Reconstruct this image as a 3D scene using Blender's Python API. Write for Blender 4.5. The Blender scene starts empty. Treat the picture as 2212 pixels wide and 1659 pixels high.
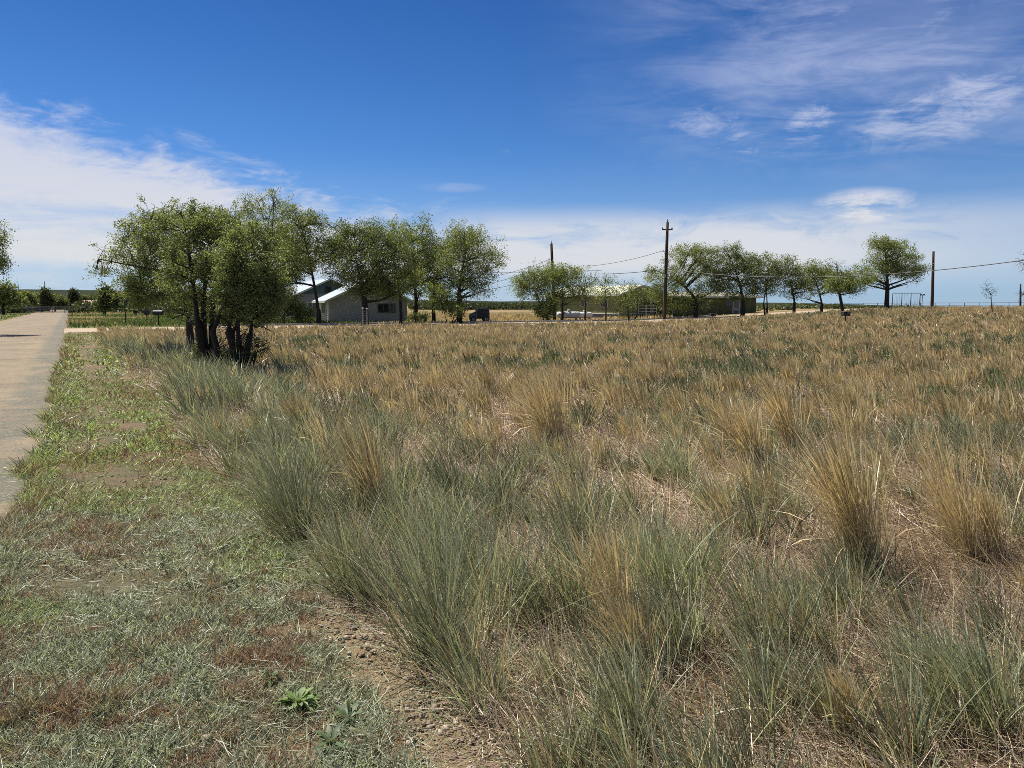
import bpy, math
import numpy as np

# ------------------------------------------------------------------ camera, world, sun, exposure
C = bpy.context.scene.collection
sc = bpy.context.scene
F, CX, CY = 1661.0, 1106.0, 829.5          # lens and centre of a 2212 px wide frame
H = 1.65
HZ = 657.0
PITCH = math.atan((CY - HZ) / F)
cam_d = bpy.data.cameras.new('camera')
cam = bpy.data.objects.new('camera', cam_d); C.objects.link(cam)
cam_d.sensor_width = 36; cam_d.lens = 36 * F / 2212
cam_d.clip_start = 0.05; cam_d.clip_end = 20000
cam.location = (0, 0, H); cam.rotation_euler = (math.pi / 2 - PITCH, 0, 0)
sc.camera = cam

SUN_EL, SUN_AZ = math.radians(57), math.radians(-52)   # azimuth from +Y towards +X
sun_dir = (math.sin(SUN_AZ) * math.cos(SUN_EL), math.cos(SUN_AZ) * math.cos(SUN_EL), math.sin(SUN_EL))
sd = bpy.data.lights.new('sun', 'SUN'); sd.energy = 5.0; sd.angle = math.radians(0.5); sd.color = (1, 0.95, 0.86)
so = bpy.data.objects.new('sun', sd); C.objects.link(so)
import mathutils
so.rotation_euler = mathutils.Vector(sun_dir).to_track_quat('Z', 'Y').to_euler()
so.location = (0, 0, 40)

sc.view_settings.view_transform = 'Standard'; sc.view_settings.look = 'None'
sc.view_settings.gamma = 1; sc.view_settings.exposure = 0.95
sc.cycles.max_bounces = 6; sc.cycles.diffuse_bounces = 2; sc.cycles.glossy_bounces = 2
sc.cycles.transmission_bounces = 3; sc.cycles.transparent_max_bounces = 4
sc.cycles.use_denoising = False
sc.cycles.pixel_filter_type = 'BLACKMAN_HARRIS'; sc.cycles.filter_width = 0.85
KA = 0.74           # all surface colours share this, so that whites stay near real paint under this exposure


class N:
    """small node helper"""
    def __init__(s, nt): s.nt = nt
    def add(s, t, **k):
        n = s.nt.nodes.new(t)
        for a, b in k.items(): setattr(n, a, b)
        return n
    def put(s, sock, v):
        if hasattr(v, 'is_output') or hasattr(v, 'links'): s.nt.links.new(v, sock)
        else: sock.default_value = v
    def m(s, op, a, b=0.0, c=0.0, clamp=False):
        n = s.add('ShaderNodeMath', operation=op, use_clamp=clamp)
        s.put(n.inputs[0], a); s.put(n.inputs[1], b); s.put(n.inputs[2], c)
        return n.outputs[0]
    def ss(s, v, lo, hi, a=0.0, b=1.0):
        n = s.add('ShaderNodeMapRange', interpolation_type='SMOOTHSTEP')
        s.put(n.inputs[0], v); s.put(n.inputs[1], lo); s.put(n.inputs[2], hi); s.put(n.inputs[3], a); s.put(n.inputs[4], b)
        return n.outputs[0]
    def mix(s, f, a, b, bt='MIX'):
        n = s.add('ShaderNodeMix', data_type='RGBA', blend_type=bt)
        s.put(n.inputs[0], f)
        s.put(n.inputs[6], a if hasattr(a, 'links') else (*a, 1)); s.put(n.inputs[7], b if hasattr(b, 'links') else (*b, 1))
        return n.outputs[2]
    def noise(s, vec, scale, detail=4, rough=0.6, dist=0.0, dim='3D'):
        n = s.add('ShaderNodeTexNoise', noise_dimensions=dim)
        if vec is not None: s.put(n.inputs['Vector'], vec)
        n.inputs['Scale'].default_value = scale; n.inputs['Detail'].default_value = detail
        n.inputs['Roughness'].default_value = rough; n.inputs['Distortion'].default_value = dist
        return n.outputs[0]
    def comb(s, x, y, z=0.0):
        n = s.add('ShaderNodeCombineXYZ'); s.put(n.inputs[0], x); s.put(n.inputs[1], y); s.put(n.inputs[2], z)
        return n.outputs[0]


def px_dir(px, py):
    x, y = (px - CX) / F, (CY - py) / F
    c, s = math.cos(PITCH), math.sin(PITCH)
    return np.array([x, c + y * s, -s + y * c])


def az_el(px, py):
    d = px_dir(px, py)
    return math.atan2(d[0], d[1]), math.atan2(d[2], math.hypot(d[0], d[1]))


w = bpy.data.worlds.new('World'); sc.world = w; w.use_nodes = True
n = N(w.node_tree); w.node_tree.nodes.clear()
sky = n.add('ShaderNodeTexSky', sky_type='NISHITA'); sky.sun_disc = False
sky.sun_elevation = SUN_EL; sky.sun_rotation = SUN_AZ
sky.altitude = 1700; sky.air_density = 1.0; sky.dust_density = 0.3; sky.ozone_density = 2.5
tc = n.add('ShaderNodeTexCoord').outputs['Generated']
sep = n.add('ShaderNodeSeparateXYZ'); n.put(sep.inputs[0], tc)
X_, Y_, Z_ = sep.outputs
az = n.m('ARCTAN2', X_, Y_)
el = n.m('ARCSINE', Z_)
# flat cloud deck coordinates: wisps stretch and crowd towards the horizon
inv = n.m('DIVIDE', 1.0, n.m('ADD', n.m('MAXIMUM', Z_, 0.0), 0.09))
dk = n.comb(n.m('MULTIPLY', X_, inv), n.m('MULTIPLY', Y_, inv), 0.0)
ang = n.comb(n.m('MULTIPLY', az, 1.0), n.m('MULTIPLY', el, 2.6), 0.0)
fb = n.noise(dk, 1.3, 8, 0.62, 0.5)
fine = n.noise(ang, 11.0, 8, 0.7, 0.7)
rot = n.add('ShaderNodeVectorRotate', rotation_type='Z_AXIS'); n.put(rot.inputs['Vector'], ang); rot.inputs['Angle'].default_value = 0.12
strk = n.add('ShaderNodeMapping'); n.put(strk.inputs[0], rot.outputs[0]); strk.inputs['Scale'].default_value = (3.2, 7.5, 1.0)
streak = n.noise(strk.outputs[0], 1.5, 9, 0.68, 1.1)
layer = n.noise(n.comb(n.m('MULTIPLY', az, 1.6), n.m('MULTIPLY', el, 17.0), 3.3), 1.5, 7, 0.6, 0.4)
mack = n.noise(n.comb(n.m('MULTIPLY', az, 16.0), n.m('MULTIPLY', el, 52.0), 1.3), 1.4, 4, 0.6, 0.5)
# bank: wedge of cloud low on the left, its upper edge sloping down to the right
edge = n.m('SUBTRACT', n.m('MULTIPLY_ADD', az, -0.25, 0.076), el)            # >0 inside
edge = n.m('ADD', edge, n.m('MULTIPLY', n.m('SUBTRACT', fine, 0.5), 0.10))
edge = n.m('ADD', edge, n.m('MULTIPLY', n.m('SUBTRACT', mack, 0.5), 0.07))
bank = n.ss(edge, -0.012, 0.045)
bankf = n.ss(az, -1.6, -1.2)
bank = n.m('MULTIPLY', bank, n.ss(n.m('ADD', n.m('MULTIPLY', layer, .65), n.m('MULTIPLY', fine, .35)), 0.36, 0.56, 0.52, 1.06))
low = n.ss(n.m('ADD', el, n.m('MULTIPLY', n.m('SUBTRACT', fb, .5), 0.05)), 0.012, 0.06, 0.30, 1.0)   # clearer strip just above the horizon
bank = n.m('MULTIPLY', bank, low)
# thin band over the right-hand horizon
band = n.m('MULTIPLY', n.ss(n.m('ABSOLUTE', n.m('SUBTRACT', el, 0.070)), 0.016, 0.062, 1.0, 0.0), n.ss(az, -0.2, 0.0))
band = n.m('MULTIPLY', band, n.ss(n.m('MULTIPLY_ADD', layer, .5, n.m('MULTIPLY', fine, .5)), 0.34, 0.52, .35, 1))
band = n.m('MULTIPLY', n.m('MULTIPLY', band, 1.0), n.ss(az, 0.33, 0.6, 1.0, 0.45))
# high veil in the upper right
vd = n.m('MULTIPLY', n.ss(az, 0.0, 0.38), n.ss(el, 0.10, 0.26))
veil = n.m('MULTIPLY', n.m('MULTIPLY', vd, n.ss(n.m('MULTIPLY_ADD', streak, .5, n.m('MULTIPLY', n.noise(ang, 4.5, 7, .6, .8), .5)), 0.42, 0.66)), 0.46)
veil2 = n.m('MULTIPLY', n.m('MULTIPLY', vd, n.ss(n.noise(ang, 3.1, 5, .55, .4), 0.36, 0.62)), 0.26)
cl = n.m('MAXIMUM', bank, band)


def puff(px, py, rx, ry, k, lo=0.45, hi=0.68, tilt=0.0):
    """cloud patch at its own place in the sky, shaped by the same noise"""
    a0, e0 = az_el(px, py)
    da, de = n.m('SUBTRACT', az, a0), n.m('SUBTRACT', el, e0)
    de = n.m('MULTIPLY_ADD', da, -tilt, de)
    q = n.m('ADD', n.m('POWER', n.m('DIVIDE', da, rx / F), 2), n.m('POWER', n.m('DIVIDE', de, ry / F), 2))
    return n.m('MULTIPLY', n.m('MULTIPLY', n.ss(q, 0.0, 1.0, 1.0, 0.0), n.ss(n.m('MULTIPLY_ADD', fine, .6, n.m('MULTIPLY', streak, .4)), lo, hi)), k)


for a in ((1760, 252, 75, 55, .95, .42, .62, .5), (1530, 262, 110, 40, .75, .42, .66), (1612, 310, 75, 30, .9, .42, .64), (1730, 318, 90, 26, .5),
          (2040, 235, 210, 80, .95, .38, .64, .15), (1868, 450, 125, 46, 1.25, .36, .58), (1720, 455, 150, 40, .4),
          (975, 405, 90, 12, .35, .42, .66), (1112, 327, 34, 10, .6, .40, .62), (1000, 450, 110, 26, .5, .44, .66),
          (1850, 60, 330, 130, .6, .40, .68, .1), (2110, 520, 170, 80, .45, .40, .66), (470, 320, 130, 22, .5, .42, .6, -.25)):
    cl = n.m('MAXIMUM', cl, puff(*a))
cl = n.m('MAXIMUM', cl, n.m('ADD', veil, veil2))
cl = n.m('MULTIPLY', cl, 0.93, clamp=True)
hs = n.add('ShaderNodeHueSaturation'); hs.inputs['Saturation'].default_value = 1.15; hs.inputs['Value'].default_value = 1.0
n.put(hs.inputs['Color'], sky.outputs[0])
cloudc = n.mix(n.ss(el, 0.02, 0.32), (5.5, 5.6, 5.75), (3.8, 4.3, 6.1))
deep = n.mix(1.0, hs.outputs[0], (0.36, 0.54, 0.75), 'MULTIPLY')
deep = n.mix(n.ss(el, 0.15, 0.42), deep, n.mix(1.0, deep, (.62, .78, .88), 'MULTIPLY'))
deep = n.mix(n.ss(el, 0.0, 0.20, 0.60, 0.0), deep, (2.9, 3.9, 5.6))
col = n.mix(cl, deep, cloudc)
bg = n.add('ShaderNodeBackground'); n.put(bg.inputs[0], col); bg.inputs[1].default_value = 0.0695
wo = n.add('ShaderNodeOutputWorld'); w.node_tree.links.new(bg.outputs[0], wo.inputs[0])

# ------------------------------------------------------------------ place helpers
RA = math.radians(29.8)
CU, SU = math.cos(RA), math.sin(RA)


def uv2xy(u, v): return CU * u - SU * v, SU * u + CU * v
def xy2uv(x, y): return CU * x + SU * y, -SU * x + CU * y
def ss(a, b, x):
    t = np.clip((x - a) / (b - a), 0, 1); return t * t * (3 - 2 * t)


def zg(x, y):
    x = np.asarray(x, float); y = np.asarray(y, float)
    r = np.hypot(x, y)
    z = 1.1 * ss(8, 44, x) * ss(20, 70, y) * (1 - ss(125, 190, y))
    z = z - 16 * ss(400, 2500, r) * ss(0.15, 0.45, x / np.maximum(r, 1))
    return z


def P(px, py, D):                      # the point seen at a pixel, D metres ahead
    d = px_dir(px, py); return np.array([0, 0, H]) + d * (D / d[1])


def G(px, D):                          # the ground point under a picture column, D metres ahead
    x = (px - CX) / F * D; return np.array([x, D, float(zg(x, D))])


def gp(px, py):                        # flat-ground point of a pixel
    D = H * F / (py - HZ); return G(px, D)


# ------------------------------------------------------------------ mesh helpers
def link(name, me, mat, parent=None):
    o = bpy.data.objects.new(name, me); C.objects.link(o)
    if mat: me.materials.append(mat)
    if parent: o.parent = parent
    return o


def quads_mesh(name, V, Q, mat, col=None, parent=None, smooth=False):
    me = bpy.data.meshes.new(name)
    V = np.ascontiguousarray(V, dtype=np.float32); Q = np.ascontiguousarray(Q, dtype=np.int32)
    k = Q.shape[1]
    me.vertices.add(len(V)); me.vertices.foreach_set('co', V.ravel())
    me.loops.add(Q.size); me.loops.foreach_set('vertex_index', Q.ravel())
    me.polygons.add(len(Q)); me.polygons.foreach_set('loop_start', np.arange(0, Q.size, k, dtype=np.int32))
    if smooth: me.polygons.foreach_set('use_smooth', np.ones(len(Q), dtype=bool))
    if col is not None:
        a = me.attributes.new('tint', 'FLOAT_COLOR', 'POINT')
        c4 = np.ones((len(V), 4), np.float32); c4[:, :3] = col
        a.data.foreach_set('color', c4.ravel())
    me.update(calc_edges=True)
    return link(name, me, mat, parent)


class MB:
    """collects boxes, tubes and polygons; build() links them as one mesh object"""
    def __init__(s): s.v = []; s.f = []
    def poly(s, pts):
        i = len(s.v); s.v += [tuple(map(float, p)) for p in pts]; s.f.append(tuple(range(i, i + len(pts)))); return s
    def box(s, c, size, rz=0.0, base=False, bev=0.0):
        x, y, z = [d / 2 for d in size]
        cz = c[2] + (z if base else 0)
        i = len(s.v); co, si = math.cos(rz), math.sin(rz)
        b = bev
        if b <= 0:
            for dz in (-z, z):
                for dx, dy in ((-x, -y), (x, -y), (x, y), (-x, y)):
                    s.v.append((c[0] + dx * co - dy * si, c[1] + dx * si + dy * co, cz + dz))
            for f in ((0, 3, 2, 1), (4, 5, 6, 7), (0, 1, 5, 4), (1, 2, 6, 5), (2, 3, 7, 6), (3, 0, 4, 7)): s.f.append(tuple(i + k for k in f))
            return s
        levels = [(-z, b), (-z + b, 0), (z - b, 0), (z, b)]
        for dz, q in levels:
            for dx, dy in ((-x + b, -y + q), (x - b, -y + q), (x - q, -y + b), (x - q, y - b), (x - b, y - q), (-x + b, y - q), (-x + q, y - b), (-x + q, -y + b)):
                s.v.append((c[0] + dx * co - dy * si, c[1] + dx * si + dy * co, cz + dz))
        for L in range(3):
            for k in range(8):
                s.f.append((i + 8 * L + k, i + 8 * L + (k + 1) % 8, i + 8 * (L + 1) + (k + 1) % 8, i + 8 * (L + 1) + k))
        s.f.append(tuple(i + 7 - k for k in range(8))); s.f.append(tuple(i + 24 + k for k in range(8)))
        return s
    def tube(s, pts, radii, seg=8, caps=True):
        pts = [np.asarray(p, float) for p in pts]
        if not hasattr(radii, '__len__'): radii = [radii] * len(pts)
        i0 = len(s.v)
        for k, p in enumerate(pts):
            t = pts[min(k + 1, len(pts) - 1)] - pts[max(k - 1, 0)]; t /= (np.linalg.norm(t) + 1e-9)
            a = np.cross(t, (0, 0, 1.0)) if abs(t[2]) < .95 else np.cross(t, (1.0, 0, 0)); a /= np.linalg.norm(a); b = np.cross(t, a)
            for q in range(seg):
                th = 2 * math.pi * q / seg
                s.v.append(tuple(p + radii[k] * (a * math.cos(th) + b * math.sin(th))))
        for k in range(len(pts) - 1):
            for q in range(seg):
                s.f.append((i0 + k * seg + q, i0 + k * seg + (q + 1) % seg, i0 + (k + 1) * seg + (q + 1) % seg, i0 + (k + 1) * seg + q))
        if caps:
            s.f.append(tuple(i0 + seg - 1 - q for q in range(seg))); s.f.append(tuple(i0 + (len(pts) - 1) * seg + q for q in range(seg)))
        return s
    def build(s, name, mat, parent=None, smooth=False, origin=None):
        me = bpy.data.meshes.new(name)
        v = s.v
        if origin is not None: v = [(a - origin[0], b - origin[1], c - origin[2]) for a, b, c in v]
        me.from_pydata(v, [], s.f); me.update()
        if smooth: me.polygons.foreach_set('use_smooth', [True] * len(s.f))
        o = link(name, me, mat, parent)
        return o


def tag(o, label=None, cat=None, group=None, kind=None):
    if label: o['label'] = label
    if cat: o['category'] = cat
    if group: o['group'] = group
    if kind: o['kind'] = kind
    return o


def thing(name, label, cat, loc, rz=0.0, group=None):
    o = bpy.data.objects.new(name, None); C.objects.link(o)
    o.location = [float(a) for a in loc]; o.rotation_euler = (0, 0, rz); o.empty_display_size = .3
    return tag(o, label, cat, group)


# ------------------------------------------------------------------ materials
def new_mat(name):
    m = bpy.data.materials.new(name); m.use_nodes = True; m.node_tree.nodes.clear()
    return m, N(m.node_tree)


def finish(m, k, shader):
    o = k.add('ShaderNodeOutputMaterial'); m.node_tree.links.new(shader, o.inputs[0]); return m


def princ(k, col, rough=.7, metal=0.0, spec=.3, bump=None, bs=.3, bd=.02):
    col = k.mix(1.0, col, (KA, KA, KA), 'MULTIPLY') if hasattr(col, 'links') else tuple(c * KA for c in col)
    p = k.add('ShaderNodeBsdfPrincipled')
    k.put(p.inputs['Base Color'], col if hasattr(col, 'links') else (*col, 1))
    k.put(p.inputs['Roughness'], rough); p.inputs['Metallic'].default_value = metal
    p.inputs['Specular IOR Level'].default_value = spec
    if bump is not None:
        b = k.add('ShaderNodeBump'); b.inputs['Strength'].default_value = bs; b.inputs['Distance'].default_value = bd
        k.put(b.inputs['Height'], bump); k.put(p.inputs['Normal'], b.outputs[0])
    return p.outputs[0]


def painted(name, c, var=.25, scale=3.0, rough=.7, metal=0.0, spec=.3, c2=None, stretch=None):
    """a colour broken up by two scales of wear"""
    m, k = new_mat(name)
    t = k.add('ShaderNodeTexCoord').outputs['Object']
    if stretch:
        mp = k.add('ShaderNodeMapping'); k.put(mp.inputs[0], t); mp.inputs['Scale'].default_value = stretch; t = mp.outputs[0]
    a = k.noise(t, scale, 6, .65); b = k.noise(t, scale * 9, 4, .6)
    f = k.ss(k.m('ADD', k.m('MULTIPLY', a, .7), k.m('MULTIPLY', b, .3)), .35, .65)
    c2 = c2 or tuple(x * (1 - var) for x in c)
    return finish(m, k, princ(k, k.mix(f, c, c2), rough, metal, spec, b, .25, .01))


def leafy(name, trans=.38, rough=.6):
    m, k = new_mat(name)
    at = k.add('ShaderNodeAttribute', attribute_name='tint').outputs['Color']
    d = k.add('ShaderNodeBsdfDiffuse'); k.put(d.inputs[0], at)
    t = k.add('ShaderNodeBsdfTranslucent'); k.put(t.inputs[0], k.mix(1.0, at, (1.25, 1.2, .75), 'MULTIPLY'))
    g = k.add('ShaderNodeBsdfGlossy'); k.put(g.inputs[0], (1, 1, 1, 1)); g.inputs['Roughness'].default_value = rough
    mx = k.add('ShaderNodeMixShader'); mx.inputs[0].default_value = trans
    k.put(mx.inputs[1], d.outputs[0]); k.put(mx.inputs[2], t.outputs[0])
    m2 = k.add('ShaderNodeMixShader'); m2.inputs[0].default_value = .03
    k.put(m2.inputs[1], mx.outputs[0]); k.put(m2.inputs[2], g.outputs[0])
    return finish(m, k, m2.outputs[0])


M = {}
M['leaf'] = leafy('foliage', .42)
M['grass'] = leafy('grass blades', .28, .45)
M['bark'] = painted('bark', (.055, .045, .036), .5, 6, .95, stretch=(1, 1, .25))
M['pole'] = painted('weathered pole wood', (.075, .045, .028), .45, 5, .9, stretch=(1, 1, .08))
M['steel'] = painted('galvanised steel', (.32, .33, .34), .3, 6, .45, .7)
M['darksteel'] = painted('dark painted steel', (.05, .05, .055), .4, 8, .55, .3)
M['wire'] = painted('wire', (.02, .02, .022), .2, 5, .6)
M['tank'] = painted('white tank paint', (.78, .78, .76), .12, 2, .4)
M['whitepaint'] = painted('white trim paint', (.72, .72, .70), .18, 4, .6)
M['roofsheet'] = painted('pale metal roof', (.52, .60, .66), .15, 2, .45, .0, .4)
M['roofpale'] = painted('pale grit roof', (.62, .63, .48), .2, 2, .9)
M['glass'] = painted('dark window glass', (.02, .024, .028), .3, 2, .12, 0, .6)
M['blueside'] = painted('blue grey gable boards', (.13, .20, .25), .2, 5, .7)
M['green_wall'] = painted('olive wall boards', (.20, .22, .105), .18, 2.5, .8)
M['greywall'] = painted('grey render', (.36, .36, .345), .15, 2, .85)
M['skirt'] = painted('grey skirting', (.16, .17, .18), .3, 3, .8)
M['porcelain'] = painted('aged concrete', (.42, .40, .35), .2, 3, .9)
M['pinkroof'] = painted('faded red roof', (.50, .34, .30), .2, 2, .85)
M['darkwall'] = painted('dark house wall', (.07, .065, .06), .4, 2, .85)
M['stone'] = painted('stone', (.40, .33, .25), .35, 20, .9)


def ground_mat():
    m, k = new_mat('dry soil and litter')
    t = k.add('ShaderNodeTexCoord').outputs['Object']
    s = k.add('ShaderNodeSeparateXYZ'); k.put(s.inputs[0], t)
    u = k.m('ADD', k.m('MULTIPLY', s.outputs[0], CU), k.m('MULTIPLY', s.outputs[1], SU))
    big = k.noise(t, .55, 5, .6); mid = k.noise(t, 4.5, 6, .65); fin = k.noise(t, 55, 5, .7); grit = k.noise(t, 220, 3, .6)
    soil = k.mix(k.ss(mid, .36, .64), (.115, .075, .042), (.22, .15, .085))
    soil = k.mix(k.ss(fin, .40, .70), soil, (.36, .255, .15))
    soil = k.mix(k.ss(grit, .47, .60, 0, .75), soil, (.05, .036, .022))
    spk = k.noise(t, 90, 4, .75); soil = k.mix(k.ss(spk, .58, .66, 0, .8), soil, (.52, .40, .27))
    # far away the field is one dry tan with green drifts
    r = k.m('SQRT', k.m('ADD', k.m('POWER', s.outputs[0], 2), k.m('POWER', s.outputs[1], 2)))
    drift = k.noise(t, .05, 5, .6)
    far = k.mix(k.ss(drift, .44, .62), (.30, .205, .095), (.12, .125, .05))
    far = k.mix(k.ss(mid, .45, .68, 0, .45), far, (.12, .085, .04))
    col = k.mix(k.ss(r, 45, 90), soil, far)
    # short green turf on the verge
    vg = k.m('MULTIPLY', k.ss(k.m('ABSOLUTE', k.m('SUBTRACT', k.m('ADD', u, k.m('MULTIPLY', k.m('SUBTRACT', mid, .5), .8)), .45)), .75, 1.05, 1, 0), k.ss(big, .40, .58))
    col = k.mix(k.m('MULTIPLY', vg, .55), col, (.10, .115, .055))
    strip = k.ss(k.m('ABSOLUTE', k.m('SUBTRACT', k.m('ADD', u, k.m('MULTIPLY', k.m('SUBTRACT', mid, .5), .3)), 1.16)), .10, .26, 1, 0)
    col = k.mix(k.m('MULTIPLY', k.m('MULTIPLY', strip, k.ss(r, 3.7, 4.8, 1, .15)), .75), col, k.mix(k.ss(grit, .44, .6), (.40, .30, .18), (.16, .11, .06)))
    h = k.m('ADD', k.m('MULTIPLY', fin, .6), k.m('MULTIPLY', grit, .4))
    return finish(m, k, princ(k, col, .95, 0, .15, h, .8, .02))


def road_mat():
    m, k = new_mat('worn chip seal')
    t = k.add('ShaderNodeTexCoord').outputs['Object']
    s = k.add('ShaderNodeSeparateXYZ'); k.put(s.inputs[0], t); u, v = s.outputs[0], s.outputs[1]
    big = k.noise(t, .5, 5, .6); mid = k.noise(t, 3.2, 6, .7); grit = k.noise(t, 130, 3, .7); g2 = k.noise(t, 45, 3, .6)
    mp = k.add('ShaderNodeMapping'); k.put(mp.inputs[0], t); mp.inputs['Scale'].default_value = (1.3, .10, 1)
    lane = k.noise(mp.outputs[0], 1.0, 4, .6)
    col = k.mix(k.ss(big, .38, .62), (.268, .205, .128), (.205, .158, .100))
    col = k.mix(k.ss(lane, .45, .68, 0, .5), col, (.315, .245, .14))
    # bare darker asphalt showing along the frayed right edge
    e = k.m('ADD', u, k.m('MULTIPLY', k.m('SUBTRACT', mid, .5), .9))
    fray = k.m('MULTIPLY', k.ss(e, -1.2, -.75), k.ss(k.noise(t, .8, 5, .7), .34, .52))
    col = k.mix(k.m('MULTIPLY', fray, .8), col, (.105, .115, .085))
    col = k.mix(k.ss(grit, .46, .62, 0, .7), col, (.11, .09, .07))
    col = k.mix(k.ss(g2, .52, .66, 0, .5), col, (.44, .37, .28))
    col = k.mix(k.m('MULTIPLY', k.ss(k.m('ADD', u, k.m('MULTIPLY', k.m('SUBTRACT', g2, .5), .5)), -.50, -.25), .85), col, (.17, .12, .07))
    # tar patches and sealed cracks across the lane
    mask = None
    wob = k.m('MULTIPLY', k.m('SUBTRACT', k.noise(t, .9, 5, .7), .5), .9)
    for vi, wi in ((5.6, .010), (7.1, .014), (9.6, .02), (14.1, .03), (18.8, .025), (27.3, .06), (33, .06), (38, .09), (43.5, .10), (61, .2), (66, .2)):
        d = k.m('ABSOLUTE', k.m('SUBTRACT', k.m('ADD', v, wob), vi))
        c = k.ss(d, wi * .5, wi * 1.2, 1, 0)
        mask = c if mask is None else k.m('MAXIMUM', mask, c)
    vo = k.add('ShaderNodeTexVoronoi', feature='DISTANCE_TO_EDGE'); k.put(vo.inputs['Vector'], k.mix(.25, t, k.add('ShaderNodeTexNoise').outputs['Color'])); vo.inputs['Scale'].default_value = .35
    c2 = k.m('MULTIPLY', k.ss(vo.outputs['Distance'], .004, .014, 1, 0), k.ss(mid, .42, .6))
    mask = k.m('MAXIMUM', mask, k.m('MULTIPLY', c2, .5))
    col = k.mix(k.m('MULTIPLY', mask, .75), col, (.05, .045, .042))
    return finish(m, k, princ(k, col, .9, 0, .2, grit, .7, .006))


def gravel_road_mat():
    m, k = new_mat('pale dirt street')
    t = k.add('ShaderNodeTexCoord').outputs['Object']
    mp = k.add('ShaderNodeMapping'); k.put(mp.inputs[0], t); mp.inputs['Scale'].default_value = (.07, 1.0, 1)
    st = k.noise(mp.outputs[0], 1.2, 6, .65); mid = k.noise(t, 1.3, 6, .7); grit = k.noise(t, 40, 3, .7)
    col = k.mix(k.ss(st, .40, .62), (.46, .37, .27), (.35, .265, .18))
    col = k.mix(k.ss(mid, .52, .66, 0, .6), col, (.22, .165, .10))
    col = k.mix(k.ss(grit, .5, .7, 0, .4), col, (.55, .46, .36))
    return finish(m, k, princ(k, col, .95, 0, .15, grit, .5, .01))


def lawn_mat():
    m, k = new_mat('rough lawn')
    t = k.add('ShaderNodeTexCoord').outputs['Object']
    mp = k.add('ShaderNodeMapping'); k.put(mp.inputs[0], t); mp.inputs['Scale'].default_value = (.12, 1, 1)
    a = k.noise(t, .16, 5, .6); b = k.noise(mp.outputs[0], .9, 6, .7); c = k.noise(t, 9, 4, .7)
    col = k.mix(k.ss(b, .40, .62), (.085, .125, .022), (.15, .17, .05))
    col = k.mix(k.ss(a, .46, .60), col, (.20, .165, .08))
    col = k.mix(k.ss(c, .42, .7, 0, .5), col, (.035, .05, .012))
    return finish(m, k, princ(k, col, .95, 0, .1, c, .8, .05))


def mesa_mat():
    m, k = new_mat('shrub covered mesa')
    t = k.add('ShaderNodeTexCoord').outputs['Object']
    a = k.noise(t, .02, 6, .7); b = k.noise(t, .12, 5, .7)
    col = k.mix(k.ss(b, .42, .62), (.032, .040, .020), (.012, .017, .010))
    col = k.mix(k.ss(a, .54, .70), col, (.055, .055, .035))
    return finish(m, k, princ(k, col, 1, 0, .05))


def siding_mat(name, c, pitch=.2, dirt=(.5, .46, .4)):
    m, k = new_mat(name)
    t = k.add('ShaderNodeTexCoord').outputs['Object']
    s = k.add('ShaderNodeSeparateXYZ'); k.put(s.inputs[0], t)
    fr = k.m('FRACT', k.m('DIVIDE', s.outputs[2], pitch))
    ln = k.ss(fr, .02, .10)
    a = k.noise(t, 1.2, 6, .65)
    col = k.mix(k.ss(a, .35, .65), c, tuple(x * y * 1.4 for x, y in zip(c, dirt)))
    col = k.mix(k.m('MULTIPLY', k.m('SUBTRACT', 1.0, ln), .35), col, tuple(x * .4 for x in c))
    return finish(m, k, princ(k, col, .75, 0, .25, fr, .5, .02))


M['ground'] = ground_mat(); M['road'] = road_mat(); M['street'] = gravel_road_mat(); M['lawn'] = lawn_mat(); M['mesa'] = mesa_mat()
M['siding'] = siding_mat('grey lap siding', (.42, .43, .43), .2, (.66, .65, .63))
M['shaded_olive'] = siding_mat('olive siding with shade painted in', (.15, .16, .075))  # tree shade over the wing put into a darker wall colour
M['roofdull'] = painted('dull grit roof', (.34, .33, .25), .25, 2, .9)
M['oliveside'] = siding_mat('olive lap siding', (.27, .29, .14))

# ------------------------------------------------------------------ setting
rng = np.random.default_rng(11)


def sheet(name, xs, ys, off, mat, uv=False, smooth=True, wav=None):
    A, B = np.meshgrid(xs, ys)
    X, Y = uv2xy(A, B) if uv else (A, B)
    Z = zg(X, Y) + off
    if wav is not None: Z = Z + wav(X, Y)
    V = np.stack([A if uv else X, B if uv else Y, Z], -1).reshape(-1, 3)
    nx, ny = len(xs), len(ys)
    i = np.arange(nx * ny).reshape(ny, nx)
    Q = np.stack([i[:-1, :-1], i[:-1, 1:], i[1:, 1:], i[1:, :-1]], -1).reshape(-1, 4)
    o = quads_mesh(name, V, Q, mat, smooth=smooth)
    if uv: o.rotation_euler = (0, 0, RA)
    return o


def vnoise(x, y, s, seed=0):
    r = np.random.default_rng(seed).random((64, 64))
    x = x / s; y = y / s; xi = np.floor(x).astype(int); yi = np.floor(y).astype(int); fx = x - xi; fy = y - yi
    fx = fx * fx * (3 - 2 * fx); fy = fy * fy * (3 - 2 * fy)
    g = lambda a, b: r[a % 64, b % 64]
    return (g(xi, yi) * (1 - fx) + g(xi + 1, yi) * fx) * (1 - fy) + (g(xi, yi + 1) * (1 - fx) + g(xi + 1, yi + 1) * fx) * fy


def zbump(x, y):      # small lumps of the open ground, none under the paving
    u, v = xy2uv(x, y)
    k = ss(-.35, .6, u) * (1 - ss(48, 51, v)) * (1 - ss(25, 60, np.hypot(x, y)))
    return k * (.05 * (vnoise(x, y, .9, 3) - .5) + .03 * (vnoise(x, y, .3, 4) - .5)) - .02 * k


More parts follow.
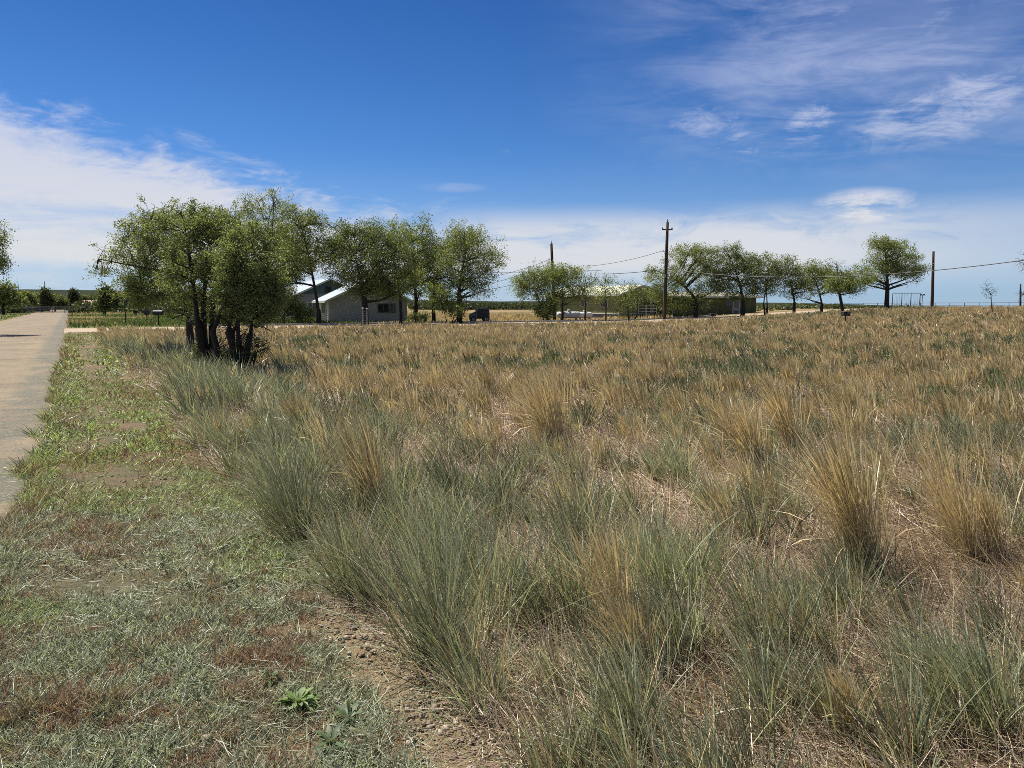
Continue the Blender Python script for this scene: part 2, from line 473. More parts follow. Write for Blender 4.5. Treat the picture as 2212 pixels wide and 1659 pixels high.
t = np.linspace(-1, 1, 420)
axis = np.sign(t) * (np.sinh(np.abs(t) * 8.2) / np.sinh(8.2)) * 3000 + t * 25
t2 = np.linspace(0, 1, 420)
yax = -60 + t2 * 130 + (np.sinh(t2 * 8.2) / np.sinh(8.2)) * 3100
g = sheet('ground', axis, yax, 0, M['ground'], wav=zbump); tag(g, 'dry brown soil and litter of the open lot', None, None, 'structure')
ue = np.linspace(-5.6, -.30, 24)
vs = np.concatenate([np.arange(-30, 60, .25), np.arange(60, 330, 3)])
rd = sheet('road', ue, vs, .012, M['road'], uv=True)
# frayed edges
co = np.empty(len(rd.data.vertices) * 3, np.float32); rd.data.vertices.foreach_get('co', co); co = co.reshape(-1, 3)
e = np.isclose(co[:, 0], ue[-1]); co[e, 0] = np.interp(co[e, 1], [0, 5, 7, 10, 22, 38], [-.95, -.66, -.50, -.38, -.27, -.12]) + (.16 * (vnoise(co[e, 1], co[e, 1] * 0, 1.3, 8) - .5) + .10 * (vnoise(co[e, 1], co[e, 1] * 0, .3, 9) - .5))
e = np.isclose(co[:, 0], ue[0]); co[e, 0] += .5 * (vnoise(co[e, 1], co[e, 1] * 0, 3, 10) - .5)
rd.data.vertices.foreach_set('co', co.ravel())
tag(rd, 'worn tan chip sealed road running away on the left', None, None, 'structure')
st = sheet('side_street', np.arange(-.36, 90, 1.0), np.linspace(51.5, 60.2, 14), .014, M['street'], uv=True)
tag(st, 'pale dirt cross street beyond the dry field', None, None, 'structure')
kb = sheet('kerb', np.arange(8, 60, 1.0), np.array([60.25, 60.27, 60.5, 60.52]), .02, M['porcelain'], uv=True)
for i, vtx in enumerate(kb.data.vertices):
    if 60.26 < vtx.co.y < 60.51: vtx.co.z += .13
tag(kb, 'low pale concrete kerb along the far side of the cross street', None, None, 'structure')
ln_ = sheet('lawn', np.concatenate([np.arange(-.3, 34, 1.5)]), np.concatenate([np.arange(60.6, 130, 2), np.arange(130, 200, 6)]), .01, M['lawn'], uv=True)
tag(ln_, 'rough green lawn in front of the grey house', None, None, 'structure')
l2 = sheet('lawn', np.arange(-60, -5.7, 2.0), np.concatenate([np.arange(20, 200, 3)]), .01, M['lawn'], uv=True)
tag(l2, 'green lawn left of the road', None, None, 'structure')

# mesa ridge far behind
pts = [(-700, 618), (-300, 621), (0, 624.5), (240, 627), (420, 631), (700, 640), (900, 648), (1080, 651), (1250, 650.5), (1450, 652), (1700, 654), (1850, 657.5), (2000, 664)]
xs_ = np.linspace(-700, 2000, 180); prof = np.interp(xs_, [p[0] for p in pts], [p[1] for p in pts])
D0 = 2100.0
V = []; rows = [(-400, 1.0), (-260, .75), (-150, .42), (-40, .04), (0, 0), (300, .02), (700, .9)]
for dd, dr in rows:
    for x_, y_ in zip(xs_, prof):
        nz = (vnoise(np.array([x_]), np.array([dd * .3]), 22, 5)[0] - .5)
        top = P(x_, y_, D0); zt = max(top[2], -6)
        D = D0 + dd + nz * 60
        V.append(((x_ - CX) / F * (D0 + dd * .6), D, -14 + (zt + 14) * (1 - dr) + nz * 3 * dr * (1 - dr) * 4))
nx = len(xs_); i = np.arange(nx * len(rows)).reshape(len(rows), nx)
Q = np.stack([i[:-1, :-1], i[:-1, 1:], i[1:, 1:], i[1:, :-1]], -1).reshape(-1, 4)
ms = quads_mesh('hills', np.array(V), Q, M['mesa'], smooth=True); tag(ms, 'long low dark mesa on the horizon', None, None, 'structure')


# ------------------------------------------------------------------ blades of grass
def blades(base, h, az, lean, bend, wd, seg, col, tipcol=None, seed=None, droop=0.0, facing=None, wprof=None):
    """ribbons: base (N,3), h length, az direction of lean, lean/bend angles from upright"""
    n_ = len(h)
    L = seg + 1
    ts = np.linspace(0, 1, L)
    ang_ = lean[:, None] + bend[:, None] * (ts[None, :-1] + .5 / seg)
    stp = (h / seg)[:, None]
    hor = np.concatenate([np.zeros((n_, 1)), np.cumsum(np.sin(ang_) * stp, 1)], 1)
    ver = np.concatenate([np.zeros((n_, 1)), np.cumsum(np.cos(ang_) * stp, 1)], 1)
    x = base[:, 0:1] + np.cos(az)[:, None] * hor; y = base[:, 1:2] + np.sin(az)[:, None] * hor
    z = base[:, 2:3] + np.maximum(ver, .004)
    fa = rng.uniform(0, np.pi, n_) if facing is None else facing
    if wprof is None: wprof = np.interp(ts, [0, .15, .6, 1], [.8, 1, .8, .12])
    hw = wd[:, None] * wprof[None, :] * .5
    ox = np.cos(fa)[:, None] * hw; oy = np.sin(fa)[:, None] * hw
    oz = hw * rng.uniform(-.5, .5, n_)[:, None]
    V = np.empty((n_, L, 2, 3), np.float32)
    V[:, :, 0, 0] = x - ox; V[:, :, 1, 0] = x + ox; V[:, :, 0, 1] = y - oy; V[:, :, 1, 1] = y + oy; V[:, :, 0, 2] = z - oz; V[:, :, 1, 2] = z + oz
    tc_ = col if tipcol is None else tipcol
    cc = col[:, None, None, :] * (1 - ts)[None, :, None, None] + tc_[:, None, None, :] * ts[None, :, None, None]
    cc = np.broadcast_to(cc, (n_, L, 2, 3))
    b0 = (np.arange(n_) * L * 2)[:, None] + (np.arange(seg) * 2)[None, :]
    Q = np.stack([b0, b0 + 1, b0 + 3, b0 + 2], -1).reshape(-1, 4)
    return V.reshape(-1, 3), Q, cc.reshape(-1, 3)


class Stuff:
    def __init__(s): s.V = []; s.Q = []; s.C = []; s.n = 0
    def add(s, r):
        V, Q, c = r; s.V.append(V); s.Q.append(Q + s.n); s.C.append(c); s.n += len(V)
    def build(s, name, label, mat=None):
        if not s.V: return
        o = quads_mesh(name, np.concatenate(s.V), np.concatenate(s.Q), mat or M['grass'], np.concatenate(s.C))
        tag(o, label, None, None, 'stuff'); print(name, s.n)
        return o


def mixc(a, b, f): return KA * np.asarray(a)[None, :] * (1 - f)[:, None] + KA * np.asarray(b)[None, :] * f[:, None]


SAGE_D, SAGE_L = (.045, .066, .028), (.68, .73, .46)  # dark sage set very low, painting deeper shadow among the blades
GOLD_D, GOLD_L = (.30, .215, .10), (1.0, .80, .49)
THAT_D, THAT_L = (.12, .07, .045), (.82, .65, .50)
WIND = math.radians(165)

EDGE_U = 1.32


def in_view(x, y, m=1.1):
    return (y > 1.2) & (np.abs(x) < y * .70 + m)


def field_mask(x, y):
    u, v = xy2uv(x, y)
    e = EDGE_U + .35 * (vnoise(u, v, 1.3, 21) - .5) + .2 * (vnoise(u, v, .4, 22) - .5)
    return (u > e) & (v < 50.5)


def scatter(d0, d1, dens):
    """random points over the visible wedge between two depths"""
    wv = (d0 + d1) * .5 * 1.45 + 3
    A = (d1 - d0) * (d1 * 1.4 + 2.5); n_ = int(A * dens)
    y = rng.uniform(d0, d1, n_); x = rng.uniform(-(d1 * .7 + 1.2), d1 * .7 + 1.2, n_)
    k = in_view(x, y); return x[k], y[k]


def green_prob(x, y):
    u, v = xy2uv(x, y)
    D = y
    base = np.interp(D, [2, 3.3, 4.2, 5.5, 7, 9, 13, 20, 30, 40, 80], [.90, .85, .58, .40, .44, .54, .58, .54, .42, .24, .14])
    strip = (1 - ss(np.interp(v, [5, 20, 35], [2.9, 2.9, 2.0]), np.interp(v, [5, 20, 35], [4.8, 5.5, 3.0]), u)) * (1 - ss(28, 40, v))
    
    left = (1 - ss(-.2, 1.2, x)) * (1 - ss(4.5, 6.0, D)); base = np.maximum(base, left * .9)
    nz = vnoise(x, y, np.where(y > 12, 2.4, 1.7), 31) * .6 + vnoise(x, y, np.where(y > 12, 1.3, .7), 32) * .4
    p = np.clip(base + (nz - .5) * np.where(y > 9, 3.2, 2.2), 0.03, 1)
    return np.maximum(p, strip * .93)


green = Stuff(); gold = Stuff(); thatch = Stuff()


def tussocks(St, x, y, nb, hgt, rad, wd, seg, kind):
    """clumps at x,y with nb blades each"""
    k = len(x)
    if k == 0: return
    u0_, v0_ = xy2uv(x, y); hs_ = hgt * rng.uniform(.55, 1.25, k) * (1 + .35 * (u0_ < 3.2) * (v0_ > 3)); tone_ = rng.choice([.5, .75, 1.0, 1.15] if kind == 'green' else [.6, .9, 1.0, 1.12], k, p=[.22, .28, .3, .2])[:, None]
    idx = np.repeat(np.arange(k), rng.integers(int(nb * .7), int(nb * 1.3) + 1, k)); n_ = len(idx)
    r = np.abs(rng.normal(0, 1, n_)) * rad; a = rng.uniform(0, 2 * np.pi, n_)
    bx = x[idx] + r * np.cos(a); by = y[idx] + r * np.sin(a)
    cw = rng.uniform(.6, 1.0, k)[idx]
    if kind == 'green':
        h = hs_[idx] * rng.triangular(.35, .85, 1.15, n_); out = rng.uniform(.0, 1.0, n_) * (.40 + r / rad * .25)
        wnd = .30 * cw; bend = rng.gamma(1.4, .30, n_)
        fc = np.where(rng.random(n_) < .55, rng.random(n_) * .3, rng.uniform(.5, 1, n_)) * .8 + rng.random(k)[idx] * .2 + .06 * (u0_ < 3.2)[idx]
        col = mixc(SAGE_D, SAGE_L, np.clip(fc * .8, 0, 1)); tip = mixc(SAGE_D, SAGE_L, np.clip(fc * .8 + .18, 0, 1.1))
        dead = rng.random(n_) < (.07 + .14 * (rng.random(k) < .25)[idx]); tip[dead] = mixc(THAT_D, GOLD_L, rng.random(dead.sum())); col[dead] = tip[dead] * .8
        wp = None
    else:
        h = hs_[idx] * rng.triangular(.5, .95, 1.15, n_); out = rng.uniform(.0, 1.0, n_) * (.12 + r / rad * .07)
        wnd = .2 * cw; bend = rng.gamma(1.5, .26, n_)
        fc = rng.random(n_) ** 1.3 * .65 + rng.random(k)[idx] * .35
        col = mixc(GOLD_D, GOLD_L, fc * .7); tip = mixc(GOLD_D, GOLD_L, np.clip(fc * .7 + .3, 0, 1))
        gb = rng.random(n_) < .2; col[gb] = mixc(SAGE_D, SAGE_L, rng.random(gb.sum()))
        ts = np.linspace(0, 1, seg + 1); wp = np.interp(ts, [0, .6, .74, .88, 1], [.6, .5, 1.25, 1.1, .2])
    dx = np.cos(a) * out + np.cos(WIND) * wnd; dy = np.sin(a) * out + np.sin(WIND) * wnd
    if kind == 'green':        # green blades turn darker and deeper green further into the lot
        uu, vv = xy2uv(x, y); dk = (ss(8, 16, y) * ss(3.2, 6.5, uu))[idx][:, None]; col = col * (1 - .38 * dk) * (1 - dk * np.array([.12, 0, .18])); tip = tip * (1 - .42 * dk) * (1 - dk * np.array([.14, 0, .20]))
    col = col * tone_[idx]; tip = tip * (.35 + .65 * tone_[idx])
    az_ = np.arctan2(dy, dx) + rng.normal(0, .35, n_); lean = np.clip(np.hypot(dx, dy), 0, 1.25) * .9
    base = np.stack([bx, by, zg(bx, by) + zbump(bx, by) - .01], -1)
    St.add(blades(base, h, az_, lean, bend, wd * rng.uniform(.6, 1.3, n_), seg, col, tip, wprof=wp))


def thatching(x, y, ln, wd, seg, pale=.5, amt=None):
    n_ = len(x)
    a = WIND + rng.normal(0, 1.1, n_); flat = rng.uniform(1.1, 1.62, n_)
    up = rng.random(n_) < .22; flat[up] = rng.uniform(.3, 1.0, up.sum())
    f = np.clip(rng.random(n_) * .75 + (vnoise(x, y, 1.1, 41) - .4) * .7, 0, 1)
    col = mixc(THAT_D, THAT_L, f); gd = rng.random(n_) < .18; col[gd] = mixc(GOLD_D, GOLD_L, rng.random(gd.sum()))
    base = np.stack([x, y, zg(x, y) + zbump(x, y) + rng.uniform(0, .05, n_)], -1)
    thatch.add(blades(base, ln * rng.uniform(.4, 1.2, n_), a, flat, rng.normal(0, .25, n_), wd * rng.uniform(.6, 1.2, n_), seg, col))


# depth bands: d0, d1, clumps/m2, blades, width, segments, thatch/m2, thatch width
BANDS = [(1.5, 5.2, 17, 95, .0054, 5, 1500, .0042), (5.2, 10, 11, 72, .0088, 4, 800, .0070), (10, 19, 6.5, 44, .017, 4, 260, .015),
         (19, 34, 5.0, 22, .032, 3, 80, .030), (34, 85, 3.4, 10, .062, 3, 20, .06)]
for (d0, d1, dc, nb, wd, seg, dt, wt) in BANDS:
    x, y = scatter(d0, d1, dc); k = field_mask(x, y); x, y = x[k], y[k]
    gpr = green_prob(x, y); isg = rng.random(len(x)) < gpr
    u, v = xy2uv(x, y)
    hg = np.interp(d0, [1, 6, 20, 34], [.43, .43, .42, .37])
    sm = rng.random(len(x)) < .12 + .35 * ((y < 7.5) & (y > 3.6) & (x > .3)) * (gpr < .6)          # gaps where only thatch shows
    a = isg & ~sm
    tussocks(green, x[a], y[a], nb, hg, .06 if d0 < 10 else .10, wd, seg, 'green')
    b = (~isg) & ~sm
    if d0 < 8: b &= rng.random(len(x)) < .32
    elif d0 < 12: b &= rng.random(len(x)) < .75
    tussocks(gold, x[b], y[b], nb * (.8 if d0 < 10 else 1.1), hg * 1.1, .05 if d0 < 10 else .10, wd * .85, seg, 'gold')
    xt, yt = scatter(d0, d1, dt); k = field_mask(xt, yt); xt, yt = xt[k], yt[k]
    thatching(xt, yt, .36, wt, 3 if d0 < 10 else 2)
# single tall golden tufts that stand out
for px, py, hh in ((1200, 985, .8), (1215, 975, .8), (1655, 1010, .8), (1640, 1030, .7), (1725, 990, .75), (1590, 980, .7), (1890, 1255, .85), (1875, 1240, .85), (1905, 1250, .8),
                   (2125, 1215, .8), (2180, 1205, .8), (2090, 1190, .7), (800, 1150, .55), (825, 1140, .5), (1350, 1390, .5), (1385, 1480, .4), (1850, 930, .7), (1480, 930, .7), (1060, 850, .6), (1890, 1625, .5), (655, 960, .5)):
    q = gp(px, py); tussocks(gold, np.array([q[0]]), np.array([q[1]]), 190, hh, .055, .0058 if q[1] < 7 else .010, 5, 'gold')
for px, py, hh in ((1890, 1262, .42), (2150, 1215, .45), (640, 1180, .72), (600, 1130, .7), (740, 1290, .7), (950, 1440, .75), (1040, 1560, .7), (1000, 1500, .8), (2190, 1610, .7), (2120, 1640, .6), (1660, 1110, .6), (1210, 1000, .45)):
    q = gp(px, py); tussocks(green, np.array([q[0]]), np.array([q[1]]), 240, hh * .74, .075, .005, 5, 'green')

# verge: short mown turf, dry tufts, clippings
verge = Stuff(); dry = Stuff()


def verge_blades(d0, d1, dens, wd, seg, hmul=1.0):
    x, y = scatter(d0, d1, dens); u, v = xy2uv(x, y)
    k = (u > np.interp(v, [0, 5, 7, 10, 22, 38], [-.95, -.72, -.55, -.45, -.34, -.2]) + .30 * (vnoise(u, v, .8, 51) - .55)) & (u < 1.75) & (v < 50.5) & ~((u > 1.5) & field_mask(x, y) & (rng.random(len(x)) < .5))
    x, y, u, v = x[k], y[k], u[k], v[k]
    vl = np.where(v > 4, 4 + (v - 4) * .30, v)
    cov = vnoise(u, vl, .35, 52) * .5 + vnoise(u, v, .17, 53) * .35 + vnoise(u, vl, 1.1, 57) * .35
    bare = np.exp(-((u - 1.22) / .16) ** 2) * (y < 4.3) * .5 + .16 * (np.abs(u - .55) < .3) * (y > 7) + .06
    k = cov - bare > .20 + .30 * rng.random(len(x)) + .06 * (y > 6); x, y, u, v = x[k], y[k], u[k], v[k]
    n_ = len(x)
    isd = (vnoise(x, y, .11, 54) * .45 + vnoise(u, np.where(v > 4, 4 + (v - 4) * .3, v), .5, 59) * .25 + rng.random(n_) * .3) > .60
    tall = (vnoise(x, y, .25, 55) > .80)
    h = rng.uniform(.025, .085, n_) * (1 + .6 * (u < np.interp(v, [0, 10, 38], [-.5, -.2, .05]))) * np.where(tall, 1.8, 1) * hmul
    a = rng.uniform(0, 2 * np.pi, n_); ln__ = rng.uniform(.4, 1.5, n_); bd = rng.uniform(0, .6, n_)
    base = np.stack([x, y, zg(x, y) + zbump(x, y) - .002], -1)
    f = rng.random(n_)
    hue = vnoise(x, y, 1.3, 58)
    cg = mixc((.05, .068, .03), (.70, .76, .50), f ** 1.5); cg *= np.stack([1 - .08 * (hue > .62), np.ones(n_), 1 - .28 * (hue > .62)], -1) if True else 1
    cd = mixc((.11, .06, .038), (.58, .40, .27), f ** 1.3)
    cg = cg * np.where((y > 6)[:, None], np.array([1.0, 1.06, .70]), 1.0)
    g_ = ~isd
    verge.add(blades(base[g_], h[g_], a[g_], ln__[g_], bd[g_], wd * rng.uniform(.6, 1.3, g_.sum()), seg, cg[g_]))
    dry.add(blades(base[isd], h[isd] * .95, a[isd], ln__[isd] * .6, bd[isd], wd * rng.uniform(.5, 1.1, isd.sum()), seg, cd[isd]))


verge_blades(1.6, 4.2, 19000, .0040, 3); verge_blades(4.2, 8, 7000, .0055, 2, 1.1); verge_blades(8, 18, 2200, .011, 2, 1.2); verge_blades(18, 55, 420, .026, 2, 1.4)
# long mown clippings lying flat over the near turf
x, y = scatter(1.6, 6.5, 1300); u, v = xy2uv(x, y); k = (u > -.6) & (u < 1.25) & (vnoise(x, y, .6, 61) > .38 + .3 * rng.random(len(x))); x, y = x[k], y[k]; n_ = len(x)
base = np.stack([x, y, zg(x, y) + zbump(x, y) + rng.uniform(.01, .035, n_)], -1); f = rng.random(n_)
verge.add(blades(base, rng.uniform(.04, .14, n_), rng.uniform(0, 2 * np.pi, n_), rng.uniform(1.25, 1.62, n_), rng.normal(0, .35, n_), .0032 * rng.uniform(.5, 1.2, n_), 3, mixc((.10, .13, .06), (.42, .46, .31), f)))
green.build('tall_grass', 'tall sage green bunch grass arching over the dry lot')
gold.build('dry_grass', 'golden dead grass stems with feathery seed tops across the field')
thatch.build('thatch', 'flattened brown dead grass matted between the clumps')
verge.build('verge_grass', 'short grey green grass and clippings on the roadside verge')
dry.build('dead_turf', 'short brown dead tufts on the roadside verge')

# lawn and far weeds: coarse short tufts
far = Stuff()
n_ = 60000
u = rng.uniform(-.2, 62, n_); v = 60.8 + rng.gamma(1.6, 22, n_); x, y = uv2xy(u, v); k = (y > 40) & (np.abs(x) < y * .7 + 4) & (v < 190); x, y, u, v = x[k], y[k], u[k], v[k]
tallw = (vnoise(x, y, 7, 71) > .62); n_ = len(x); h = np.where(tallw, rng.uniform(.2, .55, n_), rng.uniform(.06, .2, n_))
base = np.stack([x, y, zg(x, y)], -1); f = rng.random(n_)
lawnish = (u < 34) & (vnoise(x, y, 9, 72) > .35)
colr = np.where(lawnish[:, None], mixc((.06, .09, .02), (.19, .24, .07), f), mixc(GOLD_D, GOLD_L, f * .7))
far.add(blades(base, h, rng.uniform(0, 6.3, n_), rng.uniform(0, .6, n_), rng.uniform(0, .5, n_), .07 * rng.uniform(.6, 1.4, n_), 2, colr))
n_ = 16000; u = rng.uniform(-40, -5.8, n_); v = rng.uniform(30, 190, n_); x, y = uv2xy(u, v); k = (np.abs(x) < y * .7 + 4); x, y = x[k], y[k]; n_ = len(x); f = rng.random(n_)
far.add(blades(np.stack([x, y, zg(x, y)], -1), rng.uniform(.05, .25, n_), rng.uniform(0, 6.3, n_), rng.uniform(0, .6, n_), rng.uniform(0, .5, n_), .07 * rng.uniform(.6, 1.4, n_), 2, mixc((.05, .08, .015), (.16, .22, .06), f)))
far.build('lawn_grass', 'green and straw coloured grass around the houses')

# pebbles on the bare strip beside the field
sv, sf = [], []
ico = np.array([(0, 0, 1), (.894, 0, .447), (.276, .851, .447), (-.724, .526, .447), (-.724, -.526, .447), (.276, -.851, .447), (.724, .526, -.447), (-.276, .851, -.447), (-.894, 0, -.447), (-.276, -.851, -.447), (.724, -.526, -.447), (0, 0, -1)])
icf = np.array([(0, 1, 2), (0, 2, 3), (0, 3, 4), (0, 4, 5), (0, 5, 1), (1, 6, 2), (2, 7, 3), (3, 8, 4), (4, 9, 5), (5, 10, 1), (2, 6, 7), (3, 7, 8), (4, 8, 9), (5, 9, 10), (1, 10, 6), (6, 11, 7), (7, 11, 8), (8, 11, 9), (9, 11, 10), (10, 11, 6)])
x, y = scatter(1.7, 7.5, 2600); u, v = xy2uv(x, y)
k = rng.random(len(x)) < (.6 * np.exp(-((u - 1.2) / .17) ** 2) * (y < 4.2) + .08 * (u < 1.3)) ; k &= u > -.55; x, y = x[k], y[k]
PV, PQ, PC = [], [], []
for j in range(len(x)):
    s_ = rng.gamma(1.6, .0030) + .0025
    q = ico * (rng.uniform(.7, 1.3, 3) * s_) * (1 + rng.normal(0, .13, (12, 1)))
    q = q * (1, 1, .6)
    PV.append(q + (x[j], y[j], float(zbump(np.array(x[j]), np.array(y[j]))) + s_ * .2)); PQ.append(icf + 12 * j)
    PC.append(np.tile(mixc((.26, .18, .11), (.70, .58, .44), rng.random(1)), (12, 1)))
mm, k = new_mat('pebble'); at = k.add('ShaderNodeAttribute', attribute_name='tint').outputs['Color']; M['pebble'] = finish(mm, k, princ(k, at, .9))
pb = quads_mesh('gravel', np.concatenate(PV), np.concatenate(PQ), M['pebble'], np.concatenate(PC)); tag(pb, 'loose pebbles on the bare strip between verge and field', None, None, 'stuff')

# ------------------------------------------------------------------ trees
LD, LL, LY = (.035, .055, .016), (.29, .35, .10), (.46, .51, .14)


def bez(p0, p1, p2, k):
    t_ = np.linspace(0, 1, k)[:, None]; return (1 - t_) ** 2 * p0 + 2 * t_ * (1 - t_) * p1 + t_ ** 2 * p2


def tree(name, label, base, lobes, trunk_h, trunk_r, leaf=.12, twigs=260, lpt=26, sprig=.28, bare=0.0, limbs=None, seed=0, fork=1, lean=(0, 0), group=None, cat='tree',
         tone=0.0, bare_lobes=(), spread=0, limb_r=.55, leafcol=None, fuzz=1.0, dens=1.0):
    lpt = int(lpt * dens)
    """lobes: (x, y, z, rx, ry, rz) in metres from the base; boughs grow from the trunk towards them, twigs and leaves fill them"""
    r = np.random.default_rng(seed)
    base = np.asarray(base, float)
    t_ = thing(name, label, cat, base, group=group)
    tubes = []                                    # (pts, radii, seg)
    cand_p, cand_r, cand_l = [], [], []

    def reg(pts, rad, lvl):
        for p, q in zip(pts, rad): cand_p.append(p); cand_r.append(q); cand_l.append(lvl)
    stems = []
    for s_ in range(fork):
        off = np.array([0, 0, 0.]) if fork == 1 else np.array([r.uniform(-1, 1) * spread, r.uniform(-1, 1) * spread, 0])
        tp = np.array([lean[0], lean[1], trunk_h]) * (1 if fork == 1 else r.uniform(.8, 1.1)) + off * (1.0 if fork == 1 else 2.2)
        midp = off + (tp - off) * .5 + np.append(r.normal(0, .05 * trunk_h, 2), 0)
        pts = bez(off + np.array([0, 0, -.25]), midp, tp, 7); rr = np.linspace(trunk_r * (1.0 if fork == 1 else r.uniform(.6, 1)), trunk_r * .68, 7); rr[0] *= 1.35
        tubes.append((pts, rr, 9)); reg(pts[4:], rr[4:], 0); stems.append(tp)
    trunk_r *= .8
    L_ = [np.array(l, float) for l in lobes]
    for l in list(L_):
        for q in range(3):
            d = r.normal(0, 1, 3); d[2] = abs(d[2]) * .9 - .25; d /= np.linalg.norm(d)
            s_ = r.uniform(.28, .5); L_.append(np.concatenate([l[:3] + d * l[3:] * .92, l[3:] * (s_, s_, s_ * 1.25)]))
    n_main = len(lobes)
    B_ = [np.array(l, float) for l in bare_lobes]
    vol = np.array([l[3] * l[4] * l[5] for l in L_]) ** .7; vol /= vol.sum()

    def attach(e, lvls, k, r_end, lv, up=.2, seg=5, rmax=1.0, jit=.08):
        ids = [i_ for i_, l in enumerate(cand_l) if l in lvls]
        P_ = cp[ids]; d = np.linalg.norm(P_ - e, axis=1)
        cost = d + .9 * np.maximum(0, P_[:, 2] - e[2] + .25 * d)
        j = ids[int(np.argmin(cost))]; p0 = cp[j]; ln = np.linalg.norm(e - p0)
        r0 = max(min(cr[j] * .75, rmax * (.012 + .022 * ln)), r_end)
        mid = (p0 + e) / 2 + np.array([0, 0, up * ln * .5]) + r.normal(0, jit * ln, 3)
        pts = bez(p0, mid, e, k); rr = np.linspace(r0, r_end, k)
        tubes.append((pts, rr, seg)); return pts, rr
    # every stem carries on as a leader into a lobe
    for i_, tp in enumerate(stems):
        l = L_[i_ % n_main]; e = l[:3] + (0, 0, l[5] * .2); d_ = e - tp
        pts = bez(tp - (0, 0, .08), tp + d_ * .45 + (0, 0, .18 * np.linalg.norm(d_)), e, 9); rr = np.linspace(trunk_r * .66 if fork > 1 else trunk_r * .7, trunk_r * .12, 9)
        tubes.append((pts, rr, 7)); reg(pts[2:], rr[2:], 0)
    # limbs to lobes
    nl = 0
    for l in L_[:n_main] + B_:
        cp, cr = np.array(cand_p), np.array(cand_r)
        for q in range(2 if max(l[3], l[5]) > 1.2 else 1):
            e = l[:3] + r.normal(0, .3, 3) * l[3:] + (0, 0, l[5] * .15)
            pts, rr = attach(e, (0,), 8, trunk_r * .18, 1, up=.1, seg=6, rmax=3.5)
            rr[:] = np.linspace(min(trunk_r * .5, rr[0] * 1.2 + .015), trunk_r * .12, 8)
            reg(pts[2:], rr[2:], 1)
    cp, cr = np.array(cand_p), np.array(cand_r)
    # branches
    nb_ = max(10, twigs // 7); newp = []
    for q in range(nb_):
        l = L_[r.choice(len(L_), p=vol)]
        d = r.normal(0, 1, 3); d /= np.linalg.norm(d); e = l[:3] + d * l[3:] * r.uniform(.35, .85)
        pts, rr = attach(e, (0, 1), 6, .012, 2, up=.15, seg=4); newp.append((pts, rr))
    for pts, rr in newp: reg(pts[1:], rr[1:], 2)
    for l in B_:
        cp, cr = np.array(cand_p), np.array(cand_r); nn = []
        for q in range(int(14 * fuzz)):
            d = r.normal(0, 1, 3); d /= np.linalg.norm(d); d[2] = abs(d[2]) * .9 - .1
            e = l[:3] + d * l[3:] * r.uniform(.6, 1.05); nn.append(attach(e, (1, 2), 6, .008, 2, up=.1, seg=3))
        for pts, rr in nn: reg(pts[1:], rr[1:], 3)
        cp, cr = np.array(cand_p), np.array(cand_r)
        for q in range(int(46 * fuzz)):
            d = r.normal(0, 1, 3); d /= np.linalg.norm(d); e = l[:3] + d * l[3:] * r.uniform(.7, 1.1)
            attach(e, (3,), 4, .005, 9, up=.05, seg=3, rmax=.5)
    cp, cr = np.array(cand_p), np.array(cand_r)
    LV, LC = [], []
    for q in range(twigs):
        l = L_[r.choice(len(L_), p=vol)]
        d = r.normal(0, 1, 3); d /= np.linalg.norm(d); e = l[:3] + d * l[3:] * (r.uniform(.15, 1) ** .5) * r.uniform(.88, 1.12)
        wisp = r.random() < .2
        if wisp: e = l[:3] + (e - l[:3]) * r.uniform(1.0, 1.35) + (0, 0, l[5] * r.uniform(.1, .55))
        pts, rr = attach(e, (1, 2), 5, .004, 9, up=.25, seg=3, rmax=.5, jit=.12)
        if r.random() < bare: continue
        m_ = int(lpt * r.uniform(.5, 1.5) * (.6 if wisp else 1)); tt = r.uniform(.35, 1.08, m_)
        seg_ = pts[2] + (pts[4] - pts[2]) * tt[:, None]
        d2 = (pts[4] - pts[2]); d2 /= np.linalg.norm(d2) + 1e-6
        c = seg_ + np.clip(r.normal(0, 1, (m_, 3)), -1.7, 1.7) * sprig * (1, 1, .8) * (r.uniform(.45, 1.15) if not wisp else .4)
        tw_tone = r.random()
        a = r.normal(0, 1, (m_, 3)); a += d2 * .6; a /= np.linalg.norm(a, axis=1)[:, None]
        b = np.cross(a, r.normal(0, 1, (m_, 3))); b /= np.linalg.norm(b, axis=1)[:, None] + 1e-6
        s1 = leaf * r.uniform(.55, 1.3, m_)[:, None]; s2 = s1 * r.uniform(.35, .6, m_)[:, None]
        LV.append(np.stack([c - a * s1 * .5, c + b * s2 * .5, c + a * s1 * .5, c - b * s2 * .5], 1).reshape(-1, 3))
        f = np.clip(r.random(m_) * .5 + tw_tone * .55 + tone, 0, 1)
        cc = mixc(LD, LL, f); yy = r.random(m_) < .18 + tone * .3; cc[yy] = mixc(LL, LY, r.random(yy.sum()))
        if leafcol is not None: cc = cc * np.asarray(leafcol)
        LC.append(np.repeat(cc, 4, 0))
    mb = MB()
    for pts, rr, sg in tubes: mb.tube(pts, rr, sg, caps=False)
    mb.build('trunk', M['bark'], t_, smooth=True)
    if LV:
        V_ = np.concatenate(LV); V_[:, 2] = np.maximum(V_[:, 2], .05)
        quads_mesh('crown', V_, np.arange(len(V_)).reshape(-1, 4), M['leaf'], np.concatenate(LC), t_)
    return t_


